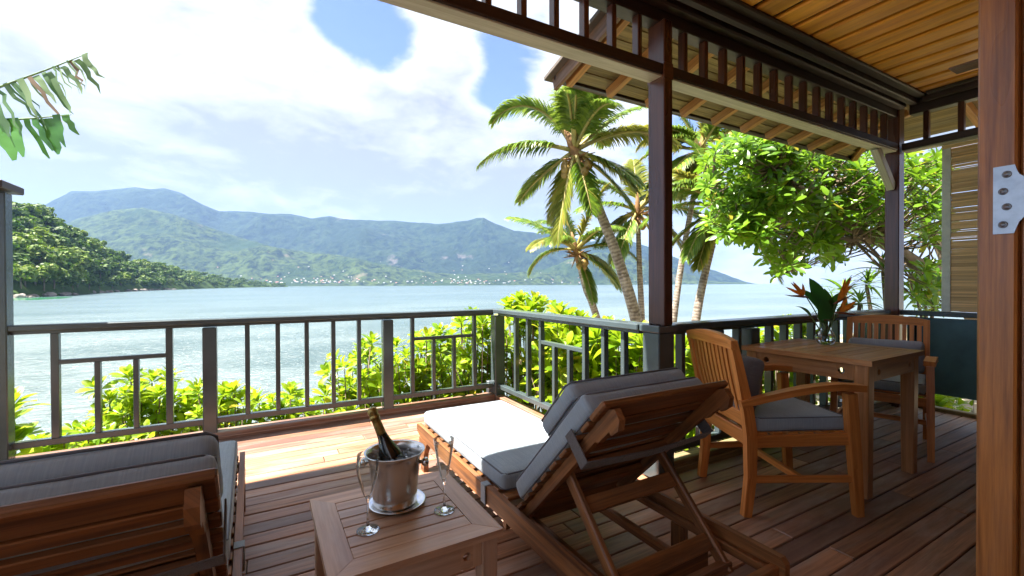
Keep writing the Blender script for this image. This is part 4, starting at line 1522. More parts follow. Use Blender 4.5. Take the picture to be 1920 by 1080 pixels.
# ================================================================== CHAIRS (local: facing +x)
def make_chair(label):
    t = thing('dining_chair', label, 'chair', (2.516, 1.478, 0), math.radians(-26.5), 'teak armchairs at the dining table')
    wm = M['teak']

    def backx(z):
        return -0.262 if z < 0.42 else -0.262 - 0.105 * ((z - 0.42) / 0.52) ** 1.25
    for s in (-1, 1):
        zs = [0.0, 0.2, 0.42, 0.55, 0.68, 0.80, 0.905]
        pts = [(backx(z) + (0.012 if z < 0.2 else 0), s * 0.238, z) for z in zs]
        pts[0] = (-0.285, s * 0.238, 0.0)
        m1 = MB()
        m1.sweep(pts, 0.038, [0.042, 0.048, 0.058, 0.054, 0.048, 0.042, 0.036], (1, 0, 0))
        m1.build('leg', wm, t)
        m1 = MB()
        m1.sweep([(0.292, s * 0.268, 0.0), (0.276, s * 0.266, 0.25), (0.262, s * 0.264, 0.45), (0.250, s * 0.262, 0.632)], [0.036, 0.040, 0.042, 0.042], [0.040, 0.050, 0.054, 0.050], (1, 0, 0))
        m1.build('leg', wm, t)
        # curved arm
        m1 = MB()
        ap = []
        for k in range(11):
            u = k / 10
            x = -0.325 + 0.645 * u
            z = 0.582 + 0.088 * math.sin(min(1, u * 1.25) * PI / 2) - 0.012 * max(0, u - 0.8) / 0.2
            ap.append((x, s * (0.258 + 0.014 * math.sin(u * PI)), z))
        m1.sweep(ap, [0.034 + 0.026 * min(1, k / 5) for k in range(11)], 0.034, (0, 0, 1))
        m1.build('arm', wm, t)
        one('side_rail', wm, t, 'bar', (-0.245, s * 0.240, 0.385), (0.255, s * 0.255, 0.395), 0.026, 0.062, (0, 0, 1), 0.004)
        one('stretcher', wm, t, 'bar', (-0.262, s * 0.240, 0.19), (0.270, s * 0.262, 0.19), 0.022, 0.036, (0, 0, 1), 0.004)
    one('front_rail', wm, t, 'box', (0.258, 0, 0.385), (0.026, 0.49, 0.062), None, 0.004)
    one('rear_rail', wm, t, 'box', (-0.266, 0, 0.395), (0.028, 0.44, 0.075), None, 0.004)
    one('stretcher', wm, t, 'box', (0.0, 0, 0.19), (0.030, 0.485, 0.034), None, 0.004)
    one('back_lower_rail', wm, t, 'box', (backx(0.50), 0, 0.492), (0.028, 0.438, 0.075), Matrix.Rotation(-0.10, 3, 'Y'), 0.004)
    # arched top rail
    ol = []
    for k in range(13):
        v = -0.257 + 0.514 * k / 12
        ol.append((v, 0.908 + 0.030 * (1 - (v / 0.257) ** 2)))
    ol += [(0.257, 0.862), (0.12, 0.868), (-0.12, 0.868), (-0.257, 0.862)]
    m1 = MB()
    m1.prism(ol, 'x', -0.016, 0.016)
    o = m1.build('top_rail', wm, t)
    o.location = (backx(0.905) + 0.001, 0, 0)
    # curved slats
    m1 = MB()
    zs = [0.520, 0.60, 0.68, 0.76, 0.84, 0.885]
    m1.sweep([(backx(z) - 0.010 * math.sin((z - 0.52) / 0.365 * PI), 0, z) for z in zs], 0.0265, 0.013, (1, 0, 0))
    me = m1.mesh('back_slat', wm)
    for k in range(10):
        link_mesh('back_slat', me, t, Matrix.Translation((0.002, -0.196 + 0.3920 * k / 9, 0)))
    for k in range(6):
        one('seat_slat', wm, t, 'box', (-0.20 + 0.082 * k, 0, 0.424), (0.055, 0.49, 0.016), None, 0.003)
    m1 = MB()
    m1.rbox((0.012, 0, 0.470), (0.49, 0.485, 0.075), 0.022, 0.012, 14, None, 0, 0.004)
    sc_u = m1.build('seat_cushion', M['cushion'], t)
    hx, hy = 0.239, 0.2365
    for zz in (0.503, 0.438):
        m2 = MB()
        m2.tube([(0.012 - hx, -hy + .02, zz), (0.012 - hx, hy - .02, zz), (0.012 - hx + .02, hy, zz), (0.012 + hx - .02, hy, zz), (0.012 + hx, hy - .02, zz), (0.012 + hx, -hy + .02, zz), (0.012 + hx - .02, -hy, zz), (0.012 - hx + .02, -hy, zz), (0.012 - hx, -hy + .02, zz)], 0.0033, 6, 0, False)
        m2.build('piping', M['piping'], sc_u)
    return t


def pillow(label, mat, chair, x, z, w_, h_, lean):
    m1 = MB()
    m1.rbox((0, 0, 0), (h_, w_, 0.075), 0.03, 0.035, 12, None, 0, 0.004)
    o = m1.build('pillow', mat, None)
    mw = Matrix.Translation(chair.location) @ chair.rotation_euler.to_matrix().to_4x4() @ Matrix.Translation((x, 0, z)) @ Matrix.Rotation(-lean, 4, 'Y')
    o.matrix_basis = mw
    return tag(o, label, 'pillow')


ch1 = make_chair('orange brown teak armchair beside the dining table, its slatted back towards the viewer')
ch2 = copy_tree(ch1, child_map())
ch2.location = (4.085, 1.545, 0)
ch2.rotation_euler = (0, 0, math.radians(197))
ch2['label'] = 'teak armchair behind the dining table, facing the viewer, before the corner post'
pillow('dark grey pillow leaning on the near chair back', M['cushion_dark'], ch1, -0.218, 0.655, 0.42, 0.30, math.radians(78))
pillow('pale grey pillow on the far chair behind the table', M['cushion_pale'], ch2, -0.215, 0.630, 0.46, 0.25, math.radians(76))


# ================================================================== VASE WITH BIRDS OF PARADISE
vx, vy, vz = 3.40, 1.615, 0.7755
va = thing('vase', 'round clear glass vase half full of water on the dining table', 'vase', (vx, vy, vz), 0)
m1 = MB()
m1.lathe([(0, 0), (0.034, 0), (0.050, 0.010), (0.0600, 0.035), (0.0590, 0.060), (0.046, 0.085), (0.031, 0.105), (0.0285, 0.122), (0.034, 0.150), (0.045, 0.176), (0.0432, 0.177), (0.0325, 0.150), (0.0265, 0.122), (0.029, 0.104), (0.044, 0.083), (0.0568, 0.059), (0.0578, 0.035), (0.048, 0.012), (0.033, 0.005), (0, 0.005)], seg=44)
m1.build('glass_body', M['glass'], va)
m1 = MB()
m1.lathe([(0, 0.0055), (0.0325, 0.0055), (0.0475, 0.0125), (0.0570, 0.035), (0.0560, 0.058), (0.0505, 0.071), (0, 0.071)], seg=36)
m1.build('water', M['water_in_vase'], va)
VB = Vector((vx, vy, vz))


def arc(p0, p1, sag, n=9):
    p0, p1 = Vector(p0), Vector(p1)
    return [p0.lerp(p1, i / n) + Vector(sag) * math.sin(PI * i / n) for i in range(n + 1)]


def blade(mb, pts, wid, up, fold=0.15, mi=0):
    """leaf blade along a mid line; wid list of half widths"""
    n = len(pts)
    vs, fs = [], []
    for i, p in enumerate(pts):
        d = (pts[min(i + 1, n - 1)] - pts[max(i - 1, 0)]).normalized()
        s_ = d.cross(Vector(up))
        s_ = s_.normalized() if s_.length > 1e-4 else Vector((1, 0, 0))
        u = s_.cross(d)
        vs += [p + s_ * wid[i] + u * fold * wid[i], p, p - s_ * wid[i] + u * fold * wid[i]]
    for i in range(n - 1):
        a = i * 3
        fs += [[a, a + 1, a + 4, a + 3], [a + 1, a + 2, a + 5, a + 4]]
    mb.add(vs, fs, None, True, mi)


def big_leaf(label, tip, sag, width, up, blade_from=0.42, roll=None):
    t = thing('leaf', label, 'leaf', VB + Vector((0, 0, 0.01)), 0, 'broad leaves in the vase')
    p0 = Vector((0, 0, 0.02))
    tip = Vector(tip) * 1.14
    width *= 1.15
    pts = arc(p0, tip, sag, 14)
    k0 = int(14 * blade_from)
    m1 = MB()
    m1.tube(pts[:k0 + 2], 0.004, 6)
    m1.build('stem', M['stem'], t)
    bp = pts[k0:]
    n = len(bp)
    m1 = MB()
    blade(m1, bp, [max(0.002, width * math.sin(PI * (0.06 + 0.94 * (i / (n - 1)) ** 0.85)) ** 0.75) for i in range(n)], up, 0.25)
    m1.build('blade', M['bigleaf'], t)


def cam_off(r, u, d=0.0):
    """offset to the right / up / away as seen from the terrace door"""
    h = Vector((CR.x, CR.y, 0)).normalized()
    w_ = Vector((CW.x, CW.y, 0)).normalized()
    return h * r + w_ * d + Vector((0, 0, u))


toc = -cam_off(0, 0, 1)
big_leaf('tall dark green leaf in the middle of the vase, rising to a rounded tip', cam_off(-0.085, 0.395, 0.02), cam_off(0.03, 0.02), 0.044, toc, 0.45)
big_leaf('upright dark green leaf right of the tallest one in the vase', cam_off(0.030, 0.330, 0.05), cam_off(0.02, 0, 0.02), 0.050, toc, 0.38)
big_leaf('narrow dark leaf curling out to the left of the vase', cam_off(-0.20, 0.225, -0.02), cam_off(-0.01, 0.065), 0.020, (0, 0, 1), 0.45)
big_leaf('long dark leaf spreading to the right of the vase over the chair', cam_off(0.33, 0.235, 0.06), cam_off(-0.05, 0.075), 0.040, (0, 0, 1), 0.45)
big_leaf('short broad leaf low in the vase, in front of the tall ones', cam_off(-0.035, 0.27, -0.03), cam_off(0.0, 0.02), 0.046, toc, 0.36)


big_leaf('slim arching leaf between the left flower and the tallest leaf', cam_off(-0.13, 0.33, 0.05), cam_off(0.05, 0.05), 0.024, toc, 0.40)
big_leaf('slim green leaf arching out behind the right hand flowers', cam_off(0.17, 0.31, 0.07), cam_off(-0.04, 0.05), 0.028, toc, 0.40)


def paradise(label, head, facing, sag):
    t = thing('flower', label, 'flower', VB + Vector((0, 0, 0.01)), 0, 'bird of paradise flowers in the vase')
    head = Vector(head) * 1.12
    m1 = MB()
    m1.tube(arc((0, 0, 0.02), head, sag, 10), [0.0035] * 11, 6)
    m1.build('stem', M['stem'], t)
    f = Vector(facing).normalized()
    m1 = MB()
    m1.tube([head - f * 0.012, head + f * 0.02, head + f * 0.06, head + f * 0.105 - Vector((0, 0, 0.004)), head + f * 0.15 - Vector((0, 0, 0.002))], [0.004, 0.0085, 0.008, 0.005, 0.0008], 8)
    m1.build('bract', M['bract'], t)
    for (a, l_, sd) in ((0.40, 0.13, 0.02), (0.70, 0.135, -0.02), (1.0, 0.12, 0.03), (1.40, 0.09, -0.03)):
        d = (f * math.cos(a) + Vector((0, 0, 1)) * math.sin(a) + cam_off(0, 0, sd * 6)).normalized()
        b0 = head + f * 0.022 + Vector((0, 0, 0.005))
        pts = [b0 + d * (l_ * i / 5) for i in range(6)]
        m2 = MB()
        blade(m2, pts, [0.004, 0.010, 0.0125, 0.0105, 0.007, 0.0008], toc + Vector((0, 0, 0.3)), 0.5)
        m2.build('petal', M['petal'], t)


paradise('orange bird of paradise flower leaning out to the left of the vase', cam_off(-0.125, 0.285, -0.01), cam_off(-1, 0.12), cam_off(0.02, 0.0))
paradise('orange flower in the middle right of the vase, near the upright leaf', cam_off(0.06, 0.245, 0.0), cam_off(0.7, 0.35), cam_off(0.0, 0.0))
paradise('orange flower at the right of the vase, lowest of the blooms', cam_off(0.055, 0.190, -0.02), cam_off(1, -0.1), cam_off(0.0, 0.0))
paradise('small orange flower at the top right of the bouquet', cam_off(0.11, 0.285, 0.03), cam_off(0.55, 0.5), cam_off(0.0, 0.0))


# ================================================================== LEAF TOOLS
def leaf_template(L=1.0, wmax=0.17, shape='obovate', droop=0.10, fold=0.18, n=5):
    """cross sections of 3 points; base at origin, leaf along +x, upper face +z"""
    vs, fs = [], []
    for i in range(n + 1):
        u = i / n
        if shape == 'obovate':
            w = wmax * (0.14 + 0.86 * math.sin(PI * min(1, u ** 1.5 * 0.80 + 0.02))) if u < 0.99 else wmax * 0.25
        elif shape == 'strap':
            w = wmax * (0.55 + 0.45 * math.sin(PI * min(1, u * 1.1))) * (1 - u ** 4)
        else:
            w = wmax * math.sin(PI * (0.05 + 0.93 * u)) ** 0.8
        w = max(w, 0.006)
        z = -droop * u * u + 0.04 * math.sin(PI * u)
        x = L * u * (1 - 0.08 * u * droop)
        vs += [(x, w, z + fold * w), (x, 0, z), (x, -w, z + fold * w)]
    for i in range(n):
        a = i * 3
        fs += [(a, a + 1, a + 4, a + 3), (a + 1, a + 2, a + 5, a + 4)]
    return np.array(vs, dtype=float), np.array(fs, dtype=int)


def mesh_np(name, verts, faces, mat, smooth=True):
    me = bpy.data.meshes.new(name)
    nv, nf = len(verts), len(faces)
    k = faces.shape[1]
    me.vertices.add(nv)
    me.vertices.foreach_set('co', verts.astype(np.float32).ravel())
    me.loops.add(nf * k)
    me.loops.foreach_set('vertex_index', faces.astype(np.int32).ravel())
    me.polygons.add(nf)
    me.polygons.foreach_set('loop_start', np.arange(0, nf * k, k, dtype=np.int32))
    me.polygons.foreach_set('loop_total', np.full(nf, k, dtype=np.int32))
    me.polygons.foreach_set('use_smooth', np.full(nf, smooth, dtype=bool))
    me.materials.append(mat)
    me.update(calc_edges=True)
    return me


def instance_leaves(name, mats4, tv, tf, mat):
    """many leaves merged into one mesh"""
    m = np.array(mats4)
    P = np.einsum('nij,kj->nki', m[:, :3, :3], tv) + m[:, None, :3, 3]
    n, k = P.shape[0], P.shape[1]
    F = (tf[None] + (np.arange(n) * k)[:, None, None]).reshape(-1, tf.shape[1])
    return mesh_np(name, P.reshape(-1, 3), F, mat)


def frame_from(d, up, scale, roll=0.0):
    d = d.normalized()
    s_ = Vector(up).cross(d)
    if s_.length < 1e-3:
        s_ = Vector((1, 0, 0)).cross(d)
    s_.normalize()
    u = d.cross(s_)
    if roll:
        Rm = Matrix.Rotation(roll, 3, d)
        s_, u = Rm @ s_, Rm @ u
    return np.array([[d.x * scale, s_.x * scale, u.x * scale, 0], [d.y * scale, s_.y * scale, u.y * scale, 0], [d.z * scale, s_.z * scale, u.z * scale, 0], [0, 0, 0, 1.0]])


def rosette(c, axis, n, length, rr, spread=(0.25, 1.35)):
    """leaf frames of one whorl; inner leaves upright, outer leaves spreading"""
    out = []
    axis = Vector(axis).normalized()
    a = axis.cross(Vector((0.3, 0.9, 0.1)))
    a.normalize()
    bb = axis.cross(a)
    ph = rr.uniform(0, 6)
    for i in range(n):
        t = (i + 0.5) / n
        th = ph + i * 2.39996
        el = spread[0] + (spread[1] - spread[0]) * t + rr.uniform(-0.12, 0.12)
        d = axis * math.cos(el) + (a * math.cos(th) + bb * math.sin(th)) * math.sin(el)
        f = frame_from(d, axis, length * (0.62 + 0.38 * min(1, t * 1.8)) * rr.uniform(0.82, 1.12), rr.uniform(-0.3, 0.3))
        f[:3, 3] = tuple(c + d * 0.012 + axis * (0.04 * (1 - t)))
        out.append(f)
    return out


def leafy(par, frames, tmpl, mat, eye, n_single, leaf_name='leaf'):
    """the largest-looking leaves as single parts, the rest one part"""
    tv, tf = tmpl
    me = mesh_np(leaf_name, tv, tf, mat)
    org = np.array(par.location)
    fr = [f for f in frames]

    def key(f):
        p = f[:3, 3] - np.array(eye)
        return -np.linalg.norm(f[:3, 0]) / max(0.2, np.linalg.norm(p))
    fr.sort(key=key)
    for f in fr[:n_single]:
        g = f.copy()
        g[:3, 3] -= org
        link_mesh(leaf_name, me, par, Matrix(g.tolist()))
    rest = fr[n_single:]
    if rest:
        R_ = []
        for f in rest:
            g = f.copy()
            g[:3, 3] -= org
            R_.append(g)
        o = link_mesh('foliage', instance_leaves('foliage', R_, tv, tf, mat), par)
        o['kind'] = 'stuff'


EYE = (0, 0, CAM_H)

# ================================================================== SEA LETTUCE SHRUBS ROUND THE DECK
SHT = leaf_template(1.0, 0.215, 'obovate', 0.16, 0.22)
PAPER_X, PAPER_Y = None, None


def shrub(label, tips, base, seed, leaf=0.15, extra=60, n_single=90, rad=0.35, down=0.7):
    rr = random.Random(seed)
    base = Vector(base)
    base.z = bank_z(base.x, base.y)
    t = thing('shrub', label, 'shrub', base, 0, 'sea lettuce shrubs below the railing')
    frames = []
    m1 = MB()
    for tp in tips:
        tp = Vector(tp)
        mid = base.lerp(tp, 0.55) + Vector((rr.uniform(-.12, .12), rr.uniform(-.12, .12), -0.12))
        pts = [base, base.lerp(mid, 0.5) + Vector((rr.uniform(-.05, .05), rr.uniform(-.05, .05), 0)), mid, tp]
        m1.tube([p - base for p in pts], [0.016, 0.013, 0.010, 0.006], 5)
        ax = (tp - mid).normalized() * 0.7 + Vector((rr.uniform(-.4, .4), rr.uniform(-.4, .4), 0.9))
        frames += rosette(tp, ax, rr.randint(15, 21), leaf * rr.uniform(0.72, 1.02), rr, (0.12, 1.45))
        for k in range(int(extra / max(1, len(tips))) + 1):
            # lower side shoots fill the bush
            c = tp + Vector((rr.gauss(0, rad), rr.gauss(0, rad), -abs(rr.gauss(0.12, down * 0.6)) - 0.05))
            if c.z < bank_z(c.x, c.y) + 0.05:
                continue
            if (c.y < 4.30 and c.x < 2.30) or (c.y < 2.14 and c.x > 1.9):
                continue
            ax = Vector((rr.uniform(-.8, .8), rr.uniform(-.9, .5), 0.8))
            frames += rosette(c, ax, rr.randint(10, 15), leaf * rr.uniform(0.68, 1.02), rr, (0.15, 1.6))
            m1.tube([base * 0, (c - base) * 0.5 + Vector((0, 0, -0.1)), c - base], [0.012, 0.009, 0.004], 4)
    frames = [f for f in frames if not ((f[1, 3] < 4.30 and f[0, 3] < 2.30) or (f[1, 3] < 2.14 and f[0, 3] > 1.9))]
    m1.build('stem', M['twig'], t)
    leafy(t, frames, SHT, M['shrubleaf'], EYE, n_single)
    return t


def tips_px(lst, d0, d1, seed):
    rr = random.Random(seed)
    return [at(x, y, rr.uniform(d0, d1)) for x, y in lst]


shrub('small shrub with a few long leaves beside the left screen', tips_px([(22, 770), (12, 800), (20, 835)], 3.45, 3.7, 1), gnd(10, 3.9), 101, 0.22, 6, 30, 0.10, 0.2)
shrub('low bright shrub below the left end of the front railing', tips_px([(75, 838), (120, 830), (165, 818), (210, 822), (95, 850), (250, 815)], 3.7, 4.1, 2), gnd(140, 4.2), 102, 0.15, 30, 80, 0.16, 0.25)
shrub('rounded bright green shrub behind the stepped balusters at left', tips_px([(245, 712), (262, 735), (232, 745), (285, 718), (312, 716), (205, 755), (300, 745), (225, 775), (262, 775), (325, 760), (190, 785), (245, 800), (345, 790), (290, 790)], 4.1, 4.7, 3), gnd(268, 4.6), 103, 0.16, 62, 110, 0.20, 0.30)
shrub('bright shrub behind the left railing post', tips_px([(350, 752), (372, 738), (385, 765), (418, 742), (440, 740), (462, 748), (430, 775), (475, 765), (405, 790), (360, 790), (480, 790), (450, 795)], 4.2, 4.8, 4), gnd(415, 4.7), 104, 0.15, 48, 90, 0.18, 0.28)
shrub('low shrub at the foot of the thin balusters, water showing above', tips_px([(512, 760), (545, 742), (530, 775), (560, 770), (590, 765), (575, 785), (610, 745), (500, 785), (545, 790)], 4.3, 4.9, 5), gnd(552, 4.8), 105, 0.145, 36, 90, 0.18, 0.22)
shrub('tall thin shoot rising above the low shrubs beside the middle post', tips_px([(678, 655), (690, 680), (672, 690), (695, 648), (683, 715), (700, 720), (625, 728), (655, 725), (640, 745), (668, 750), (692, 745), (610, 765), (650, 772), (690, 775)], 4.4, 4.9, 6), gnd(660, 4.8), 106, 0.145, 48, 90, 0.13, 0.25)
shrub('dense shrub right of the middle railing post', tips_px([(742, 655), (760, 675), (745, 690), (775, 700), (790, 660), (748, 725), (780, 735), (805, 690), (760, 750), (820, 645), (800, 640), (812, 720), (790, 760)], 4.5, 5.2, 7), gnd(775, 5.1), 107, 0.155, 70, 100, 0.22, 0.40)
shrub('tall leafy shrub behind the right end of the front railing', tips_px([(825, 628), (845, 640), (865, 605), (885, 598), (905, 610), (850, 665), (880, 640), (915, 640), (870, 690), (835, 700), (900, 680), (920, 690), (860, 730), (890, 720), (915, 735)], 4.7, 5.4, 8), gnd(880, 5.2), 108, 0.165, 90, 120, 0.24, 0.50)
shrub('tallest yellow green shrub, rising over the deck corner', tips_px([(955, 582), (978, 572), (1000, 570), (965, 600), (990, 590), (1015, 578), (1035, 585), (950, 630), (975, 640), (1000, 625), (960, 680), (990, 690), (1010, 660)], 4.7, 5.3, 9), gnd(985, 5.2), 109, 0.175, 90, 130, 0.24, 0.55)
shrub('leafy shrub behind the stepped balusters of the sunlit side railing', tips_px([(1050, 596), (1068, 606), (1085, 612), (1045, 620), (1075, 630), (1100, 620), (1060, 660), (1090, 670), (1110, 650), (1050, 700), (1080, 715), (1100, 625)], 4.1, 4.8, 10), gnd(1080, 4.7), 110, 0.20, 80, 130, 0.24, 0.55)
shrub('yellow green shrub with long leaves beside the base of the main post', tips_px([(1120, 640), (1140, 625), (1160, 650), (1185, 640), (1130, 680), (1160, 690), (1190, 680), (1145, 720), (1180, 715), (1115, 700), (1205, 655)], 3.6, 4.4, 11), gnd(1160, 4.2), 111, 0.21, 70, 130, 0.22, 0.5)
shrub('bright shrub right of the main post, behind the near chair', tips_px([(1262, 660), (1285, 655), (1300, 665), (1270, 690), (1300, 700), (1268, 720), (1320, 650), (1345, 660), (1325, 700), (1350, 690), (1290, 760), (1320, 770)], 3.6, 4.4, 12), gnd(1305, 4.2), 112, 0.19, 60, 110, 0.22, 0.5)
shrub('shrub seen between balusters above the dining table', tips_px([(1400, 630), (1415, 640), (1440, 650), (1460, 625), (1478, 618), (1500, 630), (1420, 690), (1465, 690), (1500, 690), (1530, 650), (1440, 720), (1490, 720)], 4.4, 5.2, 13), gnd(1455, 4.9), 113, 0.19, 60, 110, 0.25, 0.5)
shrub('low shrub on the ground under the teal panel', [(6.6, 1.5, -0.25), (6.9, 1.9, -0.30), (7.3, 2.2, -0.35), (7.7, 2.0, -0.4), (7.0, 1.2, -0.3), (7.6, 2.6, -0.35), (8.2, 2.4, -0.4), (8.4, 1.9, -0.45), (6.3, 1.8, -0.25), (8.8, 2.8, -0.4)], (7.4, 1.9, 0), 114, 0.20, 90, 80, 0.40, 0.12)


# ================================================================== COCONUT PALMS
def frond(par, p0, d0, L, droop, seed, wid=0.62, yellow=False, dens=46, hang=0.8, twist=0.0):
    """one frond: arched rachis with hanging leaflets, as one part and its rachis"""
    rr = random.Random(seed)
    d = Vector(d0).normalized()
    p = Vector(p0)
    pts, ds = [p.copy()], [d.copy()]
    N = 16
    for i in range(N):
        d = (d + Vector((0, 0, -1)) * droop / N * (0.35 + 1.3 * i / N)).normalized()
        p = p + d * (L / N)
        pts.append(p.copy())
        ds.append(d.copy())
    m1 = MB()
    m1.tube(pts, [0.036 * (1 - 0.88 * i / N) + 0.003 for i in range(N + 1)], 6)
    verts, faces = [], []
    for k in range(dens):
        u = 0.16 + 0.84 * (k + rr.uniform(-0.3, 0.3)) / dens
        u = min(max(u, 0.14), 0.999)
        i = min(int(u * N), N - 1)
        f = u * N - i
        c = pts[i].lerp(pts[i + 1], f)
        dd = ds[i].lerp(ds[i + 1], f).normalized()
        side = dd.cross(Vector((0, 0, 1)))
        if side.length < 0.15:
            side = dd.cross(Vector((0.5, 0.7, 0)))
        side.normalize()
        if twist:
            side = Matrix.Rotation(twist * u, 3, dd) @ side
        up = side.cross(dd)
        prof = math.sin(PI * (0.10 + 0.86 * u) ** 0.9) ** 0.6
        for s in (-1, 1):
            ln = wid * prof * rr.uniform(0.85, 1.1)
            ld = (side * s * 0.80 + dd * (0.55 + 0.5 * u) + up * 0.22 + Vector((rr.uniform(-.12, .12), rr.uniform(-.12, .12), rr.uniform(-.1, .1)))).normalized()
            w0 = 0.0125 + 0.009 * prof
            q = c.copy()
            nseg = 4
            o = len(verts)
            cur = ld.copy()
            for j in range(nseg + 1):
                t = j / nseg
                wv = cur.cross(up if abs(cur.dot(up)) < 0.95 else dd).normalized()
                w = w0 * (0.55 + 0.8 * t if t < 0.35 else 0.83 * (1 - (t - 0.35) / 0.68)) + 0.001
                verts.append(q + wv * w)
                verts.append(q - wv * w)
                q = q + cur * (ln / nseg)
                cur = (cur + Vector((0, 0, -1)) * hang * (0.32 + 0.25 * rr.random()) * (0.6 + t)).normalized()
            for j in range(nseg):
                a = o + 2 * j
                faces.append((a, a + 1, a + 3, a + 2))
    me = mesh_np('frond', np.array([tuple(v) for v in verts]), np.array(faces), M['palmyellow'] if yellow else M['palmleaf'], False)
    fo = link_mesh('frond', me, par)
    m1.build('rachis', M['rachis'], fo)
    return fo


IMG_R = Vector((CR.x, CR.y, 0)).normalized()
IMG_D = Vector((CW.x, CW.y, 0)).normalized()
UPV = Vector((0, 0, 1))


def img_dir(ang, depth=0.0):
    """direction as seen in the picture: angle from right, counter-clockwise, plus some depth"""
    a = math.radians(ang)
    return (IMG_R * math.cos(a) + UPV * math.sin(a) + IMG_D * depth).normalized()


def palm(label, path, dist, rad, fronds, seed, nuts=6, skirt=True):
    """path: trunk picture points bottom to top; fronds: (angle, depth, length, droop, hang, yellow)"""
    rr = random.Random(seed)
    P = [at(x, y, dd) for (x, y), dd in zip(path, dist)]
    foot = P[0].copy()
    foot.z = min(bank_z(foot.x, foot.y) - 0.1, P[0].z - 0.1)
    dirn = (P[0] - P[1]).normalized()
    tt = min((P[0].z - foot.z) / max(0.5, -dirn.z), 3.5)
    foot.x += dirn.x * tt * 0.8
    foot.y += dirn.y * tt * 0.8
    t = thing('coconut_palm', label, 'palm tree', foot, 0, 'coconut palms by the shore')
    # smooth trunk
    ctrl = [foot] + P
    pts, n = [], 26
    for i in range(n + 1):
        u = i / n * (len(ctrl) - 1)
        k = min(int(u), len(ctrl) - 2)
        f = u - k
        p0, p1, p2, p3 = ctrl[max(k - 1, 0)], ctrl[k], ctrl[k + 1], ctrl[min(k + 2, len(ctrl) - 1)]
        q = 0.5 * ((2 * p1) + (p2 - p0) * f + (2 * p0 - 5 * p1 + 4 * p2 - p3) * f * f + (3 * p1 - p0 - 3 * p2 + p3) * f ** 3)
        pts.append(q - foot)
    m1 = MB()
    rs = [rad * (1.25 - 0.5 * i / n) * (1 + 0.015 * (i % 2)) for i in range(n + 1)]
    m1.tube(pts, rs, 12)
    m1.build('trunk', M['palmbark'], t)
    top = pts[-1]
    tdir = (pts[-1] - pts[-3]).normalized()
    m1 = MB()
    m1.tube([top - tdir * 0.25, top, top + tdir * 0.25, top + tdir * 0.55], [rad * 0.8, rad * 1.1, rad * 0.85, rad * 0.25], 10)
    for k in range(16):
        a = rr.uniform(0, 2 * PI)
        dv = Vector((math.cos(a), math.sin(a), rr.uniform(-0.9, 0.5)))
        m1.tube([top + dv * rad * 0.6, top + dv * (rad + rr.uniform(0.1, 0.3)) + Vector((0, 0, rr.uniform(-.1, .05)))], [0.03, 0.006], 4)
    m1.build('crown_fibre', M['husk'], t)
    extra = [(rr.uniform(20, 160), rr.uniform(0.3, 0.9) * rr.choice([-1, 1]), rr.uniform(1.15, 1.5), rr.uniform(1.0, 1.7), 1.0, rr.random() < 0.10) for _ in range(5)]
    extra += [(rr.choice([rr.uniform(-70, -20), rr.uniform(200, 240)]), rr.uniform(0.2, 0.7) * rr.choice([-1, 1]), rr.uniform(1.1, 1.4), rr.uniform(0.6, 1.0), 0.9, rr.random() < 0.15) for _ in range(3)]
    for k, (ang, dep, L, dr, hg_, ye) in enumerate(list(fronds) + extra):
        frond(t, top + tdir * 0.12 + img_dir(ang, dep) * 0.06, img_dir(ang, dep), L, dr, seed * 50 + k, 0.36 + 0.08 * L / 2.0, ye, int(52 + 32 * L), hg_, rr.uniform(-0.5, 0.5))
    nm = MB()
    nm.lathe([(0, -0.09), (0.042, -0.075), (0.07, -0.03), (0.073, 0.02), (0.055, 0.07), (0.02, 0.095), (0, 0.1)], seg=14)
    nme = nm.mesh('coconut', M['coconut'])
    for k in range(nuts):
        a = rr.uniform(0, 2 * PI)
        link_mesh('coconut', nme, t, Matrix.Translation(top + Vector((math.cos(a) * (rad + 0.12), math.sin(a) * (rad + 0.12), -0.12 - 0.18 * rr.random()))) @ Matrix.Rotation(rr.uniform(-.5, .5), 4, 'X'))
    return t


palm('tall coconut palm leaning left, nearest of the palms left of the main post', [(1196, 612), (1160, 490), (1118, 380), (1083, 296)], [7.6, 7.5, 7.4, 7.3], 0.088, [
    (166, -0.1, 1.65, 1.15, 1.7, False), (118, 0.0, 1.75, 2.6, 0.9, False), (96, 0.5, 1.25, 1.3, 0.8, False), (78, -0.4, 1.2, 1.5, 0.7, False), (44, 0.0, 1.40, 0.7, 0.8, False), (27, -0.2, 1.65, 1.3, 1.2, True),
    (-38, -0.2, 1.30, 0.7, 0.8, False), (-78, -0.5, 1.15, 0.5, 0.5, False), (-104, -0.2, 1.55, 0.5, 0.5, True), (-112, 0.3, 1.15, 0.5, 0.5, True), (60, 0.7, 1.3, 1.4, 0.8, False)], 1, 7)
palm('smaller coconut palm with a whitish trunk, crown low before the mountains', [(1122, 606), (1098, 540), (1082, 478)], [10.5, 10.4, 10.3], 0.078, [
    (142, 0.1, 1.75, 0.6, 0.8, False), (172, -0.1, 1.30, 1.9, 1.0, False), (104, 0.2, 1.35, 0.9, 0.7, False), (72, -0.2, 1.6, 0.8, 0.7, True), (40, 0.1, 1.6, 1.2, 0.9, False),
    (18, -0.1, 1.5, 1.4, 1.1, False), (-18, 0.3, 1.4, 1.2, 1.0, True), (120, 0.7, 1.4, 1.2, 0.8, False)], 2, 5)
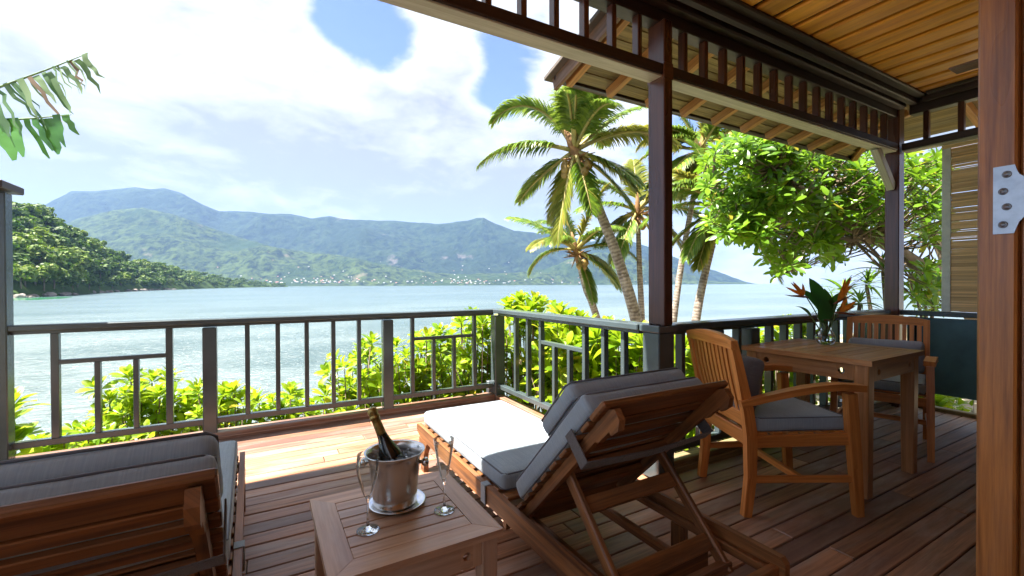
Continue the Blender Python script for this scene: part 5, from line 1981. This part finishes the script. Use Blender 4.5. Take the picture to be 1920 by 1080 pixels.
palm('slender coconut palm directly left of the main post, orange stalks in its crown', [(1204, 612), (1199, 500), (1196, 405)], [10.0, 10.0, 9.9], 0.066, [
    (160, -0.1, 1.4, 1.0, 1.0, False), (128, 0.2, 1.5, 1.2, 0.8, False), (88, 0.3, 1.4, 1.0, 0.7, True), (52, 0.1, 1.6, 1.0, 0.9, False), (12, -0.2, 1.6, 1.2, 1.1, False),
    (-22, 0.1, 1.5, 1.2, 1.0, True), (-60, -0.2, 1.4, 0.6, 0.6, True), (198, 0.4, 1.2, 1.3, 0.9, False)], 3, 4)
palm('coconut palm with a curved grey trunk right of the main post', [(1303, 612), (1318, 530), (1335, 460), (1347, 400)], [8.4, 8.4, 8.4, 8.4], 0.070, [
    (-118, -0.2, 1.25, 0.5, 0.5, True), (-150, 0.1, 1.5, 0.9, 0.8, False), (-42, -0.1, 1.75, 0.8, 0.5, False), (165, 0.2, 1.5, 1.3, 0.9, False), (135, -0.2, 1.6, 1.2, 0.8, True),
    (100, 0.2, 1.5, 1.0, 0.7, False), (55, 0.0, 1.5, 1.0, 0.7, False), (5, -0.2, 1.4, 1.3, 0.9, False), (-100, 0.4, 1.1, 0.5, 0.5, False)], 4, 5)
palm('yellowish coconut palm high right of the main post, partly under the eave', [(1262, 612), (1280, 480), (1300, 370), (1312, 292)], [9.4, 9.4, 9.4, 9.4], 0.060, [
    (148, -0.1, 1.5, 1.6, 1.2, True), (165, 0.2, 1.4, 1.2, 1.1, True), (112, 0.1, 1.4, 1.0, 0.9, False), (80, -0.2, 1.2, 1.0, 0.7, True), (40, 0.2, 1.4, 1.2, 0.9, False),
    (-128, -0.2, 1.5, 0.5, 0.5, False), (-142, 0.2, 1.3, 0.7, 0.6, True), (-60, 0.2, 1.4, 0.8, 0.6, False), (10, 0.3, 1.4, 1.2, 1.0, True)], 5, 5)

# ================================================================== BROAD-LEAVED TREE AT RIGHT
TRT = leaf_template(1.0, 0.165, 'obovate', 0.14, 0.14)


def branch_tree(label, name, cat, limbs, zones, seed, nros, leaf, n_single, mat, tmpl, dmin, dmax, root):
    rr = random.Random(seed)
    P0 = Vector(root)
    t = thing(name, label, cat, P0)
    m1 = MB()
    nodes = []
    for (pts, r0, r1) in limbs:
        w3 = [at(x, y, d) for x, y, d in pts]
        # refine with jitter
        ref = [w3[0]]
        for a, c in zip(w3, w3[1:]):
            ref.append(a.lerp(c, 0.5) + Vector((rr.uniform(-1, 1), rr.uniform(-1, 1), rr.uniform(-1, 1))) * (a - c).length * 0.05)
            ref.append(c)
        n = len(ref)
        m1.tube([p - P0 for p in ref], [r0 + (r1 - r0) * i / (n - 1) for i in range(n)], 8)
        nodes += ref[1:]
    frames = []
    twm = MB()
    made = 0
    tries = 0
    while made < nros and tries < nros * 30:
        tries += 1
        (cx_, cy_, rx, ry, wgt) = rr.choices(zones, [z[4] for z in zones])[0]
        a, r = rr.uniform(0, 2 * PI), math.sqrt(rr.random())
        px, py = cx_ + rx * r * math.cos(a), cy_ + ry * r * math.sin(a)
        d = rr.uniform(dmin, dmax)
        c = at(px, py, d)
        if c.y < 2.9 and c.x < 6.6 and c.z < 3.6:
            continue
        near = min(nodes, key=lambda q: (q - c).length)
        if (near - c).length > 1.7:
            continue
        ax = (c - near).normalized() * 0.6 + Vector((rr.uniform(-.4, .4), rr.uniform(-.4, .4), 0.75))
        frames += rosette(c, ax, rr.randint(8, 12), leaf * rr.uniform(0.75, 1.15), rr, (0.55, 1.75))
        mid = near.lerp(c, 0.5) + Vector((rr.uniform(-.08, .08), rr.uniform(-.08, .08), -0.06))
        twm.tube([near - P0, mid - P0, c - P0], [0.016, 0.011, 0.006], 5, 0, False)
        made += 1
    m1.build('trunk', M['twig'], t)
    tw = twm.build('twigs', M['twig'], t)
    tw['kind'] = 'stuff'
    leafy(t, frames, tmpl, mat, EYE, n_single)
    return t


LIMBS = [([(1900, 700, 7.0), (1830, 600, 6.7), (1757, 511, 6.4), (1680, 469, 6.2), (1629, 445, 6.0), (1570, 399, 5.9), (1512, 360, 5.8), (1450, 320, 5.8)], 0.13, 0.03),
         ([(1570, 399, 5.9), (1530, 390, 6.0), (1475, 383, 6.1), (1400, 372, 6.1), (1330, 350, 6.2)], 0.055, 0.02),
         ([(1629, 445, 6.0), (1600, 450, 5.8), (1550, 440, 5.8), (1480, 440, 5.9), (1400, 430, 6.0)], 0.045, 0.015),
         ([(1680, 469, 6.2), (1650, 410, 6.5), (1640, 360, 6.6), (1600, 320, 6.7), (1540, 280, 6.8)], 0.06, 0.02),
         ([(1830, 600, 6.7), (1770, 480, 6.9), (1735, 420, 7.0), (1715, 360, 7.0), (1700, 310, 7.0)], 0.09, 0.03),
         ([(1735, 420, 7.0), (1760, 360, 7.1), (1790, 310, 7.1)], 0.05, 0.02),
         ([(1640, 360, 6.6), (1560, 340, 6.3), (1500, 310, 6.2), (1420, 290, 6.2), (1370, 285, 6.2)], 0.04, 0.015),
         ([(1480, 440, 5.9), (1470, 470, 5.9), (1490, 500, 5.8)], 0.018, 0.01)]
ZONES = [(1410, 330, 92, 75, 3.6), (1500, 320, 120, 70, 3.6), (1600, 330, 90, 70, 2.4), (1395, 405, 75, 52, 2.4), (1480, 420, 100, 55, 2.6), (1590, 420, 70, 50, 1.4), (1480, 485, 45, 30, 0.9), (1640, 400, 40, 60, 1.0),
         (1740, 380, 40, 90, 1.8), (1720, 320, 60, 40, 1.0), (1740, 540, 35, 45, 1.0), (1560, 470, 50, 22, 0.5), (1460, 280, 60, 30, 0.9)]
branch_tree('spreading broad leaved tree reaching in from the right behind the corner post', 'almond_tree', 'tree', LIMBS, ZONES, 77, 820, 0.192, 290, M['treeleaf'], TRT, 5.2, 7.2, gnd(1900, 7.0, -1.0))

# ================================================================== STRAP-LEAVED PLANTS BEHIND THE RAILING
STR = leaf_template(1.0, 0.055, 'strap', 0.30, 0.25, 6)


def strap_plant(label, stems, seed, leaf, n, base_px, depth):
    rr = random.Random(seed)
    b0 = gnd(base_px, depth)
    b0.z = bank_z(b0.x, b0.y)
    t = thing('dracaena', label, 'plant', b0, 0, 'strap leaved plants behind the dining table')
    frames = []
    for (x, y, d, sc) in stems:
        c = at(x, y, d)
        m1 = MB()
        mid = b0.lerp(c, 0.5) + Vector((rr.uniform(-.1, .1), rr.uniform(-.1, .1), 0))
        m1.tube([b0 - b0, mid - b0, c - b0], [0.035, 0.03, 0.02], 7)
        m1.build('stem', M['twig'], t)
        frames += rosette(c, (rr.uniform(-.2, .2), rr.uniform(-.2, .2), 1), n, leaf * sc, rr, (0.2, 1.9))
    leafy(t, frames, STR, M['strapleaf'], EYE, 200)


strap_plant('strap leaved plant with a grey stem left of the corner post', [(1655, 508, 6.0, 1.0), (1625, 535, 5.6, 0.8)], 31, 0.42, 26, 1668, 6.0)
strap_plant('low strap leaved plant with long leaves just behind the bouquet', [(1585, 552, 5.2, 1.0), (1612, 572, 5.0, 0.8), (1560, 578, 5.1, 0.8)], 32, 0.36, 20, 1590, 5.3)
strap_plant('strap leaved plant between the corner post and the bamboo blind', [(1735, 548, 6.4, 1.0), (1750, 575, 6.1, 0.8), (1720, 560, 6.6, 0.8)], 33, 0.36, 20, 1745, 6.4)

# ================================================================== BANANA LEAVES AT UPPER LEFT
BD = 3.6
broot = at(-330, 700, BD + 0.5)
broot.z = bank_z(broot.x, broot.y)
bn = thing('banana_plant', 'torn banana leaves hanging in from the upper left', 'banana plant', broot)
crown = at(-330, 330, BD + 0.3)
m1 = MB()
m1.tube([Vector((0, 0, -0.2)), (crown - broot) * 0.5, crown - broot], [0.14, 0.11, 0.07], 12)
m1.build('stem', M['stem'], bn)


def banana_leaf(mid_px, widths, mat, seed, torn, gap):
    """mid rib picture points; hanging strips on the lower side, narrow remains on the upper side"""
    rr = random.Random(seed)
    mp_ = [at(x, y, d) for x, y, d in mid_px]
    pts = []
    nseg = 84 if torn else 60
    for i in range(nseg + 1):
        u = i / nseg * (len(mp_) - 1)
        k = min(int(u), len(mp_) - 2)
        pts.append(mp_[k].lerp(mp_[k + 1], u - k))
    m1 = MB()
    m1.tube([p - broot for p in pts], [0.016 * (1 - 0.85 * i / nseg) for i in range(nseg + 1)], 6)
    rib = m1.build('leaf', [M['stem']], bn)
    i = 2
    strips = 0
    sm1 = MB()
    while i < nseg - 1:
        wseg = rr.choice([2, 3, 3, 4, 6]) if not torn else rr.choice([1, 1, 2, 3])
        j = min(nseg, i + wseg)
        u = i / nseg
        ln = widths(u) * rr.uniform(0.75, 1.1)
        dirv_ = (IMG_R * ((0.75 if torn else 0.5) + rr.uniform(-.25, .25)) - UPV * 0.85 + IMG_D * rr.uniform(-0.25, 0.1)).normalized()
        o = len(sm1.v)
        n = 5
        vs, fs = [], []
        tp = 0.25 if torn else rr.uniform(0.35, 0.75)
        for q in range(n + 1):
            t = q / n
            cr_ = Vector((rr.uniform(-1, 1), rr.uniform(-1, 1), rr.uniform(-1, 1))) * (0.016 if torn else 0.011)
            a = pts[i] + dirv_ * ln * t - UPV * 0.10 * t * t * ln + cr_
            c = pts[j] + dirv_ * ln * t * 0.97 - UPV * 0.10 * t * t * ln + cr_
            mid = (a + c) / 2
            f = 1 - (1 - tp) * t ** 2
            if q == n:
                f *= 0.4
            a, c = mid + (a - mid) * f, mid + (c - mid) * f
            vs += [a - broot, c - broot]
        for q in range(n):
            fs.append((2 * q, 2 * q + 1, 2 * q + 3, 2 * q + 2))
        sm1.add(vs, fs, None, True)
        i = j + (1 if rr.random() < gap else 0)
    sm1.build('leaf_blade', mat, rib)
    # narrow upper remains
    return rib


banana_leaf([(-330, 330, BD + .3), (-180, 205, BD + .15), (0, 163, BD), (90, 130, BD - .05), (165, 100, BD - .1)], lambda u: 0.22 + 0.26 * math.sin(PI * min(1, u * 1.02)) , M['banana_dry'], 5, True, 0.35)
banana_leaf([(-330, 330, BD + .3), (-160, 250, BD + .15), (0, 226, BD), (60, 222, BD - .05), (134, 215, BD - .1)], lambda u: 0.12 + 0.26 * math.sin(PI * min(1, 0.15 + u * 0.80)), M['bananaleaf'], 6, False, 0.30)

# ================================================================== FOREST ON THE HEADLAND
def crown_mesh(name, mat, seed, n=420, q=0.13):
    """unit crown (about 1 high, 1 wide) of many leaf clump faces over several lobes"""
    rr = random.Random(seed)
    lobes = [(Vector((0, 0, 0.55)), 0.34)]
    for k in range(7):
        a = rr.uniform(0, 2 * PI)
        lobes.append((Vector((math.cos(a) * rr.uniform(0.15, 0.36), math.sin(a) * rr.uniform(0.15, 0.36), rr.uniform(0.25, 0.78))), rr.uniform(0.15, 0.25)))
    V, F = [], []
    for k in range(n):
        c, r = rr.choice(lobes)
        d = Vector((rr.gauss(0, 1), rr.gauss(0, 1), rr.gauss(0.25, 1))).normalized()
        p = c + Vector((d.x, d.y, d.z * 0.8)) * r * rr.uniform(0.75, 1.08)
        nrm = (d + Vector((rr.gauss(0, .45), rr.gauss(0, .45), rr.gauss(0.2, .45)))).normalized()
        a = nrm.cross(Vector((rr.gauss(0, 1), rr.gauss(0, 1), rr.gauss(0, 1)))).normalized()
        bb = nrm.cross(a)
        s = q * rr.uniform(0.35, 0.8)
        o = len(V)
        V += [p + a * s, p + bb * s * 0.75, p - a * s * 0.9, p - bb * s * 0.7]
        F.append((o, o + 1, o + 2, o + 3))
    return mesh_np(name, np.array([tuple(v) for v in V]), np.array(F), mat, False)


crowns = [crown_mesh('crown', M['forestleaf'], s) for s in range(5)] + [crown_mesh('crown', M['forestleaf_b'], s + 20) for s in range(3)]
tm = MB()
tm.tube([(0, 0, -0.15), (0.02, 0.01, 0.2), (0.0, 0.02, 0.5)], [0.035, 0.026, 0.012], 6)
tm.tube([(0.01, 0.0, 0.25), (0.16, 0.05, 0.52)], [0.016, 0.008], 5)
tm.tube([(0.01, 0.0, 0.28), (-0.14, -0.08, 0.55)], [0.016, 0.008], 5)
trunk_me = tm.mesh('trunk', M['twig'])
fr = random.Random(8)
spots = []
for k in range(290):
    px = fr.choice([fr.uniform(-60, 180), fr.uniform(-20, 320), fr.uniform(100, 420), fr.uniform(240, 500)])
    tt = fr.uniform(0.06, 1.02) if px < 300 else fr.uniform(0.05, 1.0)
    spots.append((px, tt))
spots += [(x + fr.uniform(-7, 7), 0.035 + fr.uniform(0, 0.03)) for x in range(10, 490, 22)][:10]
for px, tt in spots:
    p = head_pt(px, tt)
    hgt = fr.uniform(8, 15) * (1.0 if px < 250 else 0.8)
    wd = hgt * fr.uniform(0.8, 1.35)
    light = px < 140 and tt < 0.35 and fr.random() < 0.75 or fr.random() < 0.18
    me = fr.choice(crowns[5:] if light else crowns[:5])
    t = bpy.data.objects.new('headland_tree', None)
    COL.objects.link(t)
    t.location = p - Vector((0, 0, 0.4))
    t.rotation_euler = (0, 0, fr.uniform(0, 6.28))
    t.scale = (wd, wd, hgt)
    where = 'on the low far tip of the headland' if px > 300 else ('at the water edge of the headland' if tt < 0.16 else ('halfway up the headland slope' if tt < 0.72 else 'on the skyline of the headland'))
    look = 'yellow green bushy tree' if light else 'dark green round tree'
    tag(t, look + ' ' + where, 'tree', look + 's ' + where)
    link_mesh('trunk', trunk_me, t)
    link_mesh('crown', me, t)
# the rest of the wood, too far or hidden to tell apart
V_, F_, off = [], [], 0
cm_v = [(np.array([v.co[:] for v in c.vertices]), np.array([p.vertices[:] for p in c.polygons])) for c in (crowns[0], crowns[2], crowns[6])]
for k in range(520):
    px, tt = fr.uniform(-240, 535), fr.uniform(0.05, 1.15)
    p = head_pt(px, tt)
    hgt = fr.uniform(6, 11) * (1.0 if px < 300 else 0.8)
    v, f = fr.choices(cm_v, [4, 4, 1.6])[0]
    a = fr.uniform(0, 6.28)
    Rz = np.array([[math.cos(a), -math.sin(a), 0], [math.sin(a), math.cos(a), 0], [0, 0, 1]])
    wd = hgt * fr.uniform(0.9, 1.4)
    V_.append((v * np.array([wd, wd, hgt])) @ Rz.T + np.array([p.x, p.y, p.z - 0.8]))
    F_.append(f + off)
    off += len(v)
me = mesh_np('headland_wood', np.concatenate(V_), np.concatenate(F_), M['forestleaf'], False)
o = bpy.data.objects.new('headland_wood', me)
COL.objects.link(o)
tag(o, 'continuous dark wood filling the headland between the single trees', 'wood', None, 'stuff')

# ------------------------------------------------------------------ boulders on the shore
def rock_mesh(seed):
    rr = random.Random(seed)
    import bmesh
    bm = bmesh.new()
    bmesh.ops.create_icosphere(bm, subdivisions=3, radius=1)
    for v in bm.verts:
        n_ = noise.fractal(v.co * 1.1 + Vector((seed * 3.1, 0, 0)), 1.0, 2.0, 3)
        v.co *= 0.85 + 0.35 * n_
        v.co.z *= 0.62
    me = bpy.data.meshes.new('boulder')
    bm.to_mesh(me)
    bm.free()
    for p in me.polygons:
        p.use_smooth = True
    me.materials.append(M['rock'])
    return me


rocks = [rock_mesh(s) for s in range(4)]
for k in range(70):
    px = fr.choice([fr.uniform(25, 360), fr.uniform(25, 140), fr.uniform(230, 350)])
    ds = interp(HEADS, px)
    p = gnd(px, ds + fr.uniform(-2, 6), SEA_Z + fr.uniform(-0.2, 0.8))
    o = link_mesh('boulder', rocks[k % 4], None)
    o.location = p
    s = fr.uniform(0.9, 2.6) * (1.15 if 230 < px < 350 else 1)
    o.scale = (s * fr.uniform(0.8, 1.5), s, s * fr.uniform(0.7, 1.2))
    o.rotation_euler = (fr.uniform(-.3, .3), fr.uniform(-.3, .3), fr.uniform(0, 6))
    tag(o, 'grey granite boulder on the waterline of the wooded headland', 'rock', 'boulders along the headland shore')
o = link_mesh('sea_rock', rocks[1], None)
o.location = gnd(300, 59, SEA_Z - 0.02)
o.scale = (0.75, 0.35, 0.30)
tag(o, 'small dark rock alone in the water before the headland', 'rock')
p = at(418, 520, 1000)

# ------------------------------------------------------------------ haze
hzm, hb = new_mat('sea_air')
pv = hb.n('ShaderNodeVolumePrincipled', {'Color': (0.32, 0.50, 0.88, 1), 'Density': 0.00007, 'Anisotropy': 0.2})
out = hb.n('ShaderNodeOutputMaterial')
hzm.node_tree.links.new(pv.outputs[0], out.inputs['Volume'])
m1 = MB()
B0, B1, Z0, Z1 = -9100, 9100, SEA_Z - 4.5, 1250
m1.add([(B0, B0, Z0), (B1, B0, Z0), (B1, B1, Z0), (B0, B1, Z0), (B0, B0, Z1), (B1, B0, Z1), (B1, B1, Z1), (B0, B1, Z1)],
       [(0, 3, 2, 1), (4, 5, 6, 7), (0, 1, 5, 4), (1, 2, 6, 5), (2, 3, 7, 6), (3, 0, 4, 7)])
hz_o = m1.build('haze', hzm)
tag(hz_o, kind='stuff')
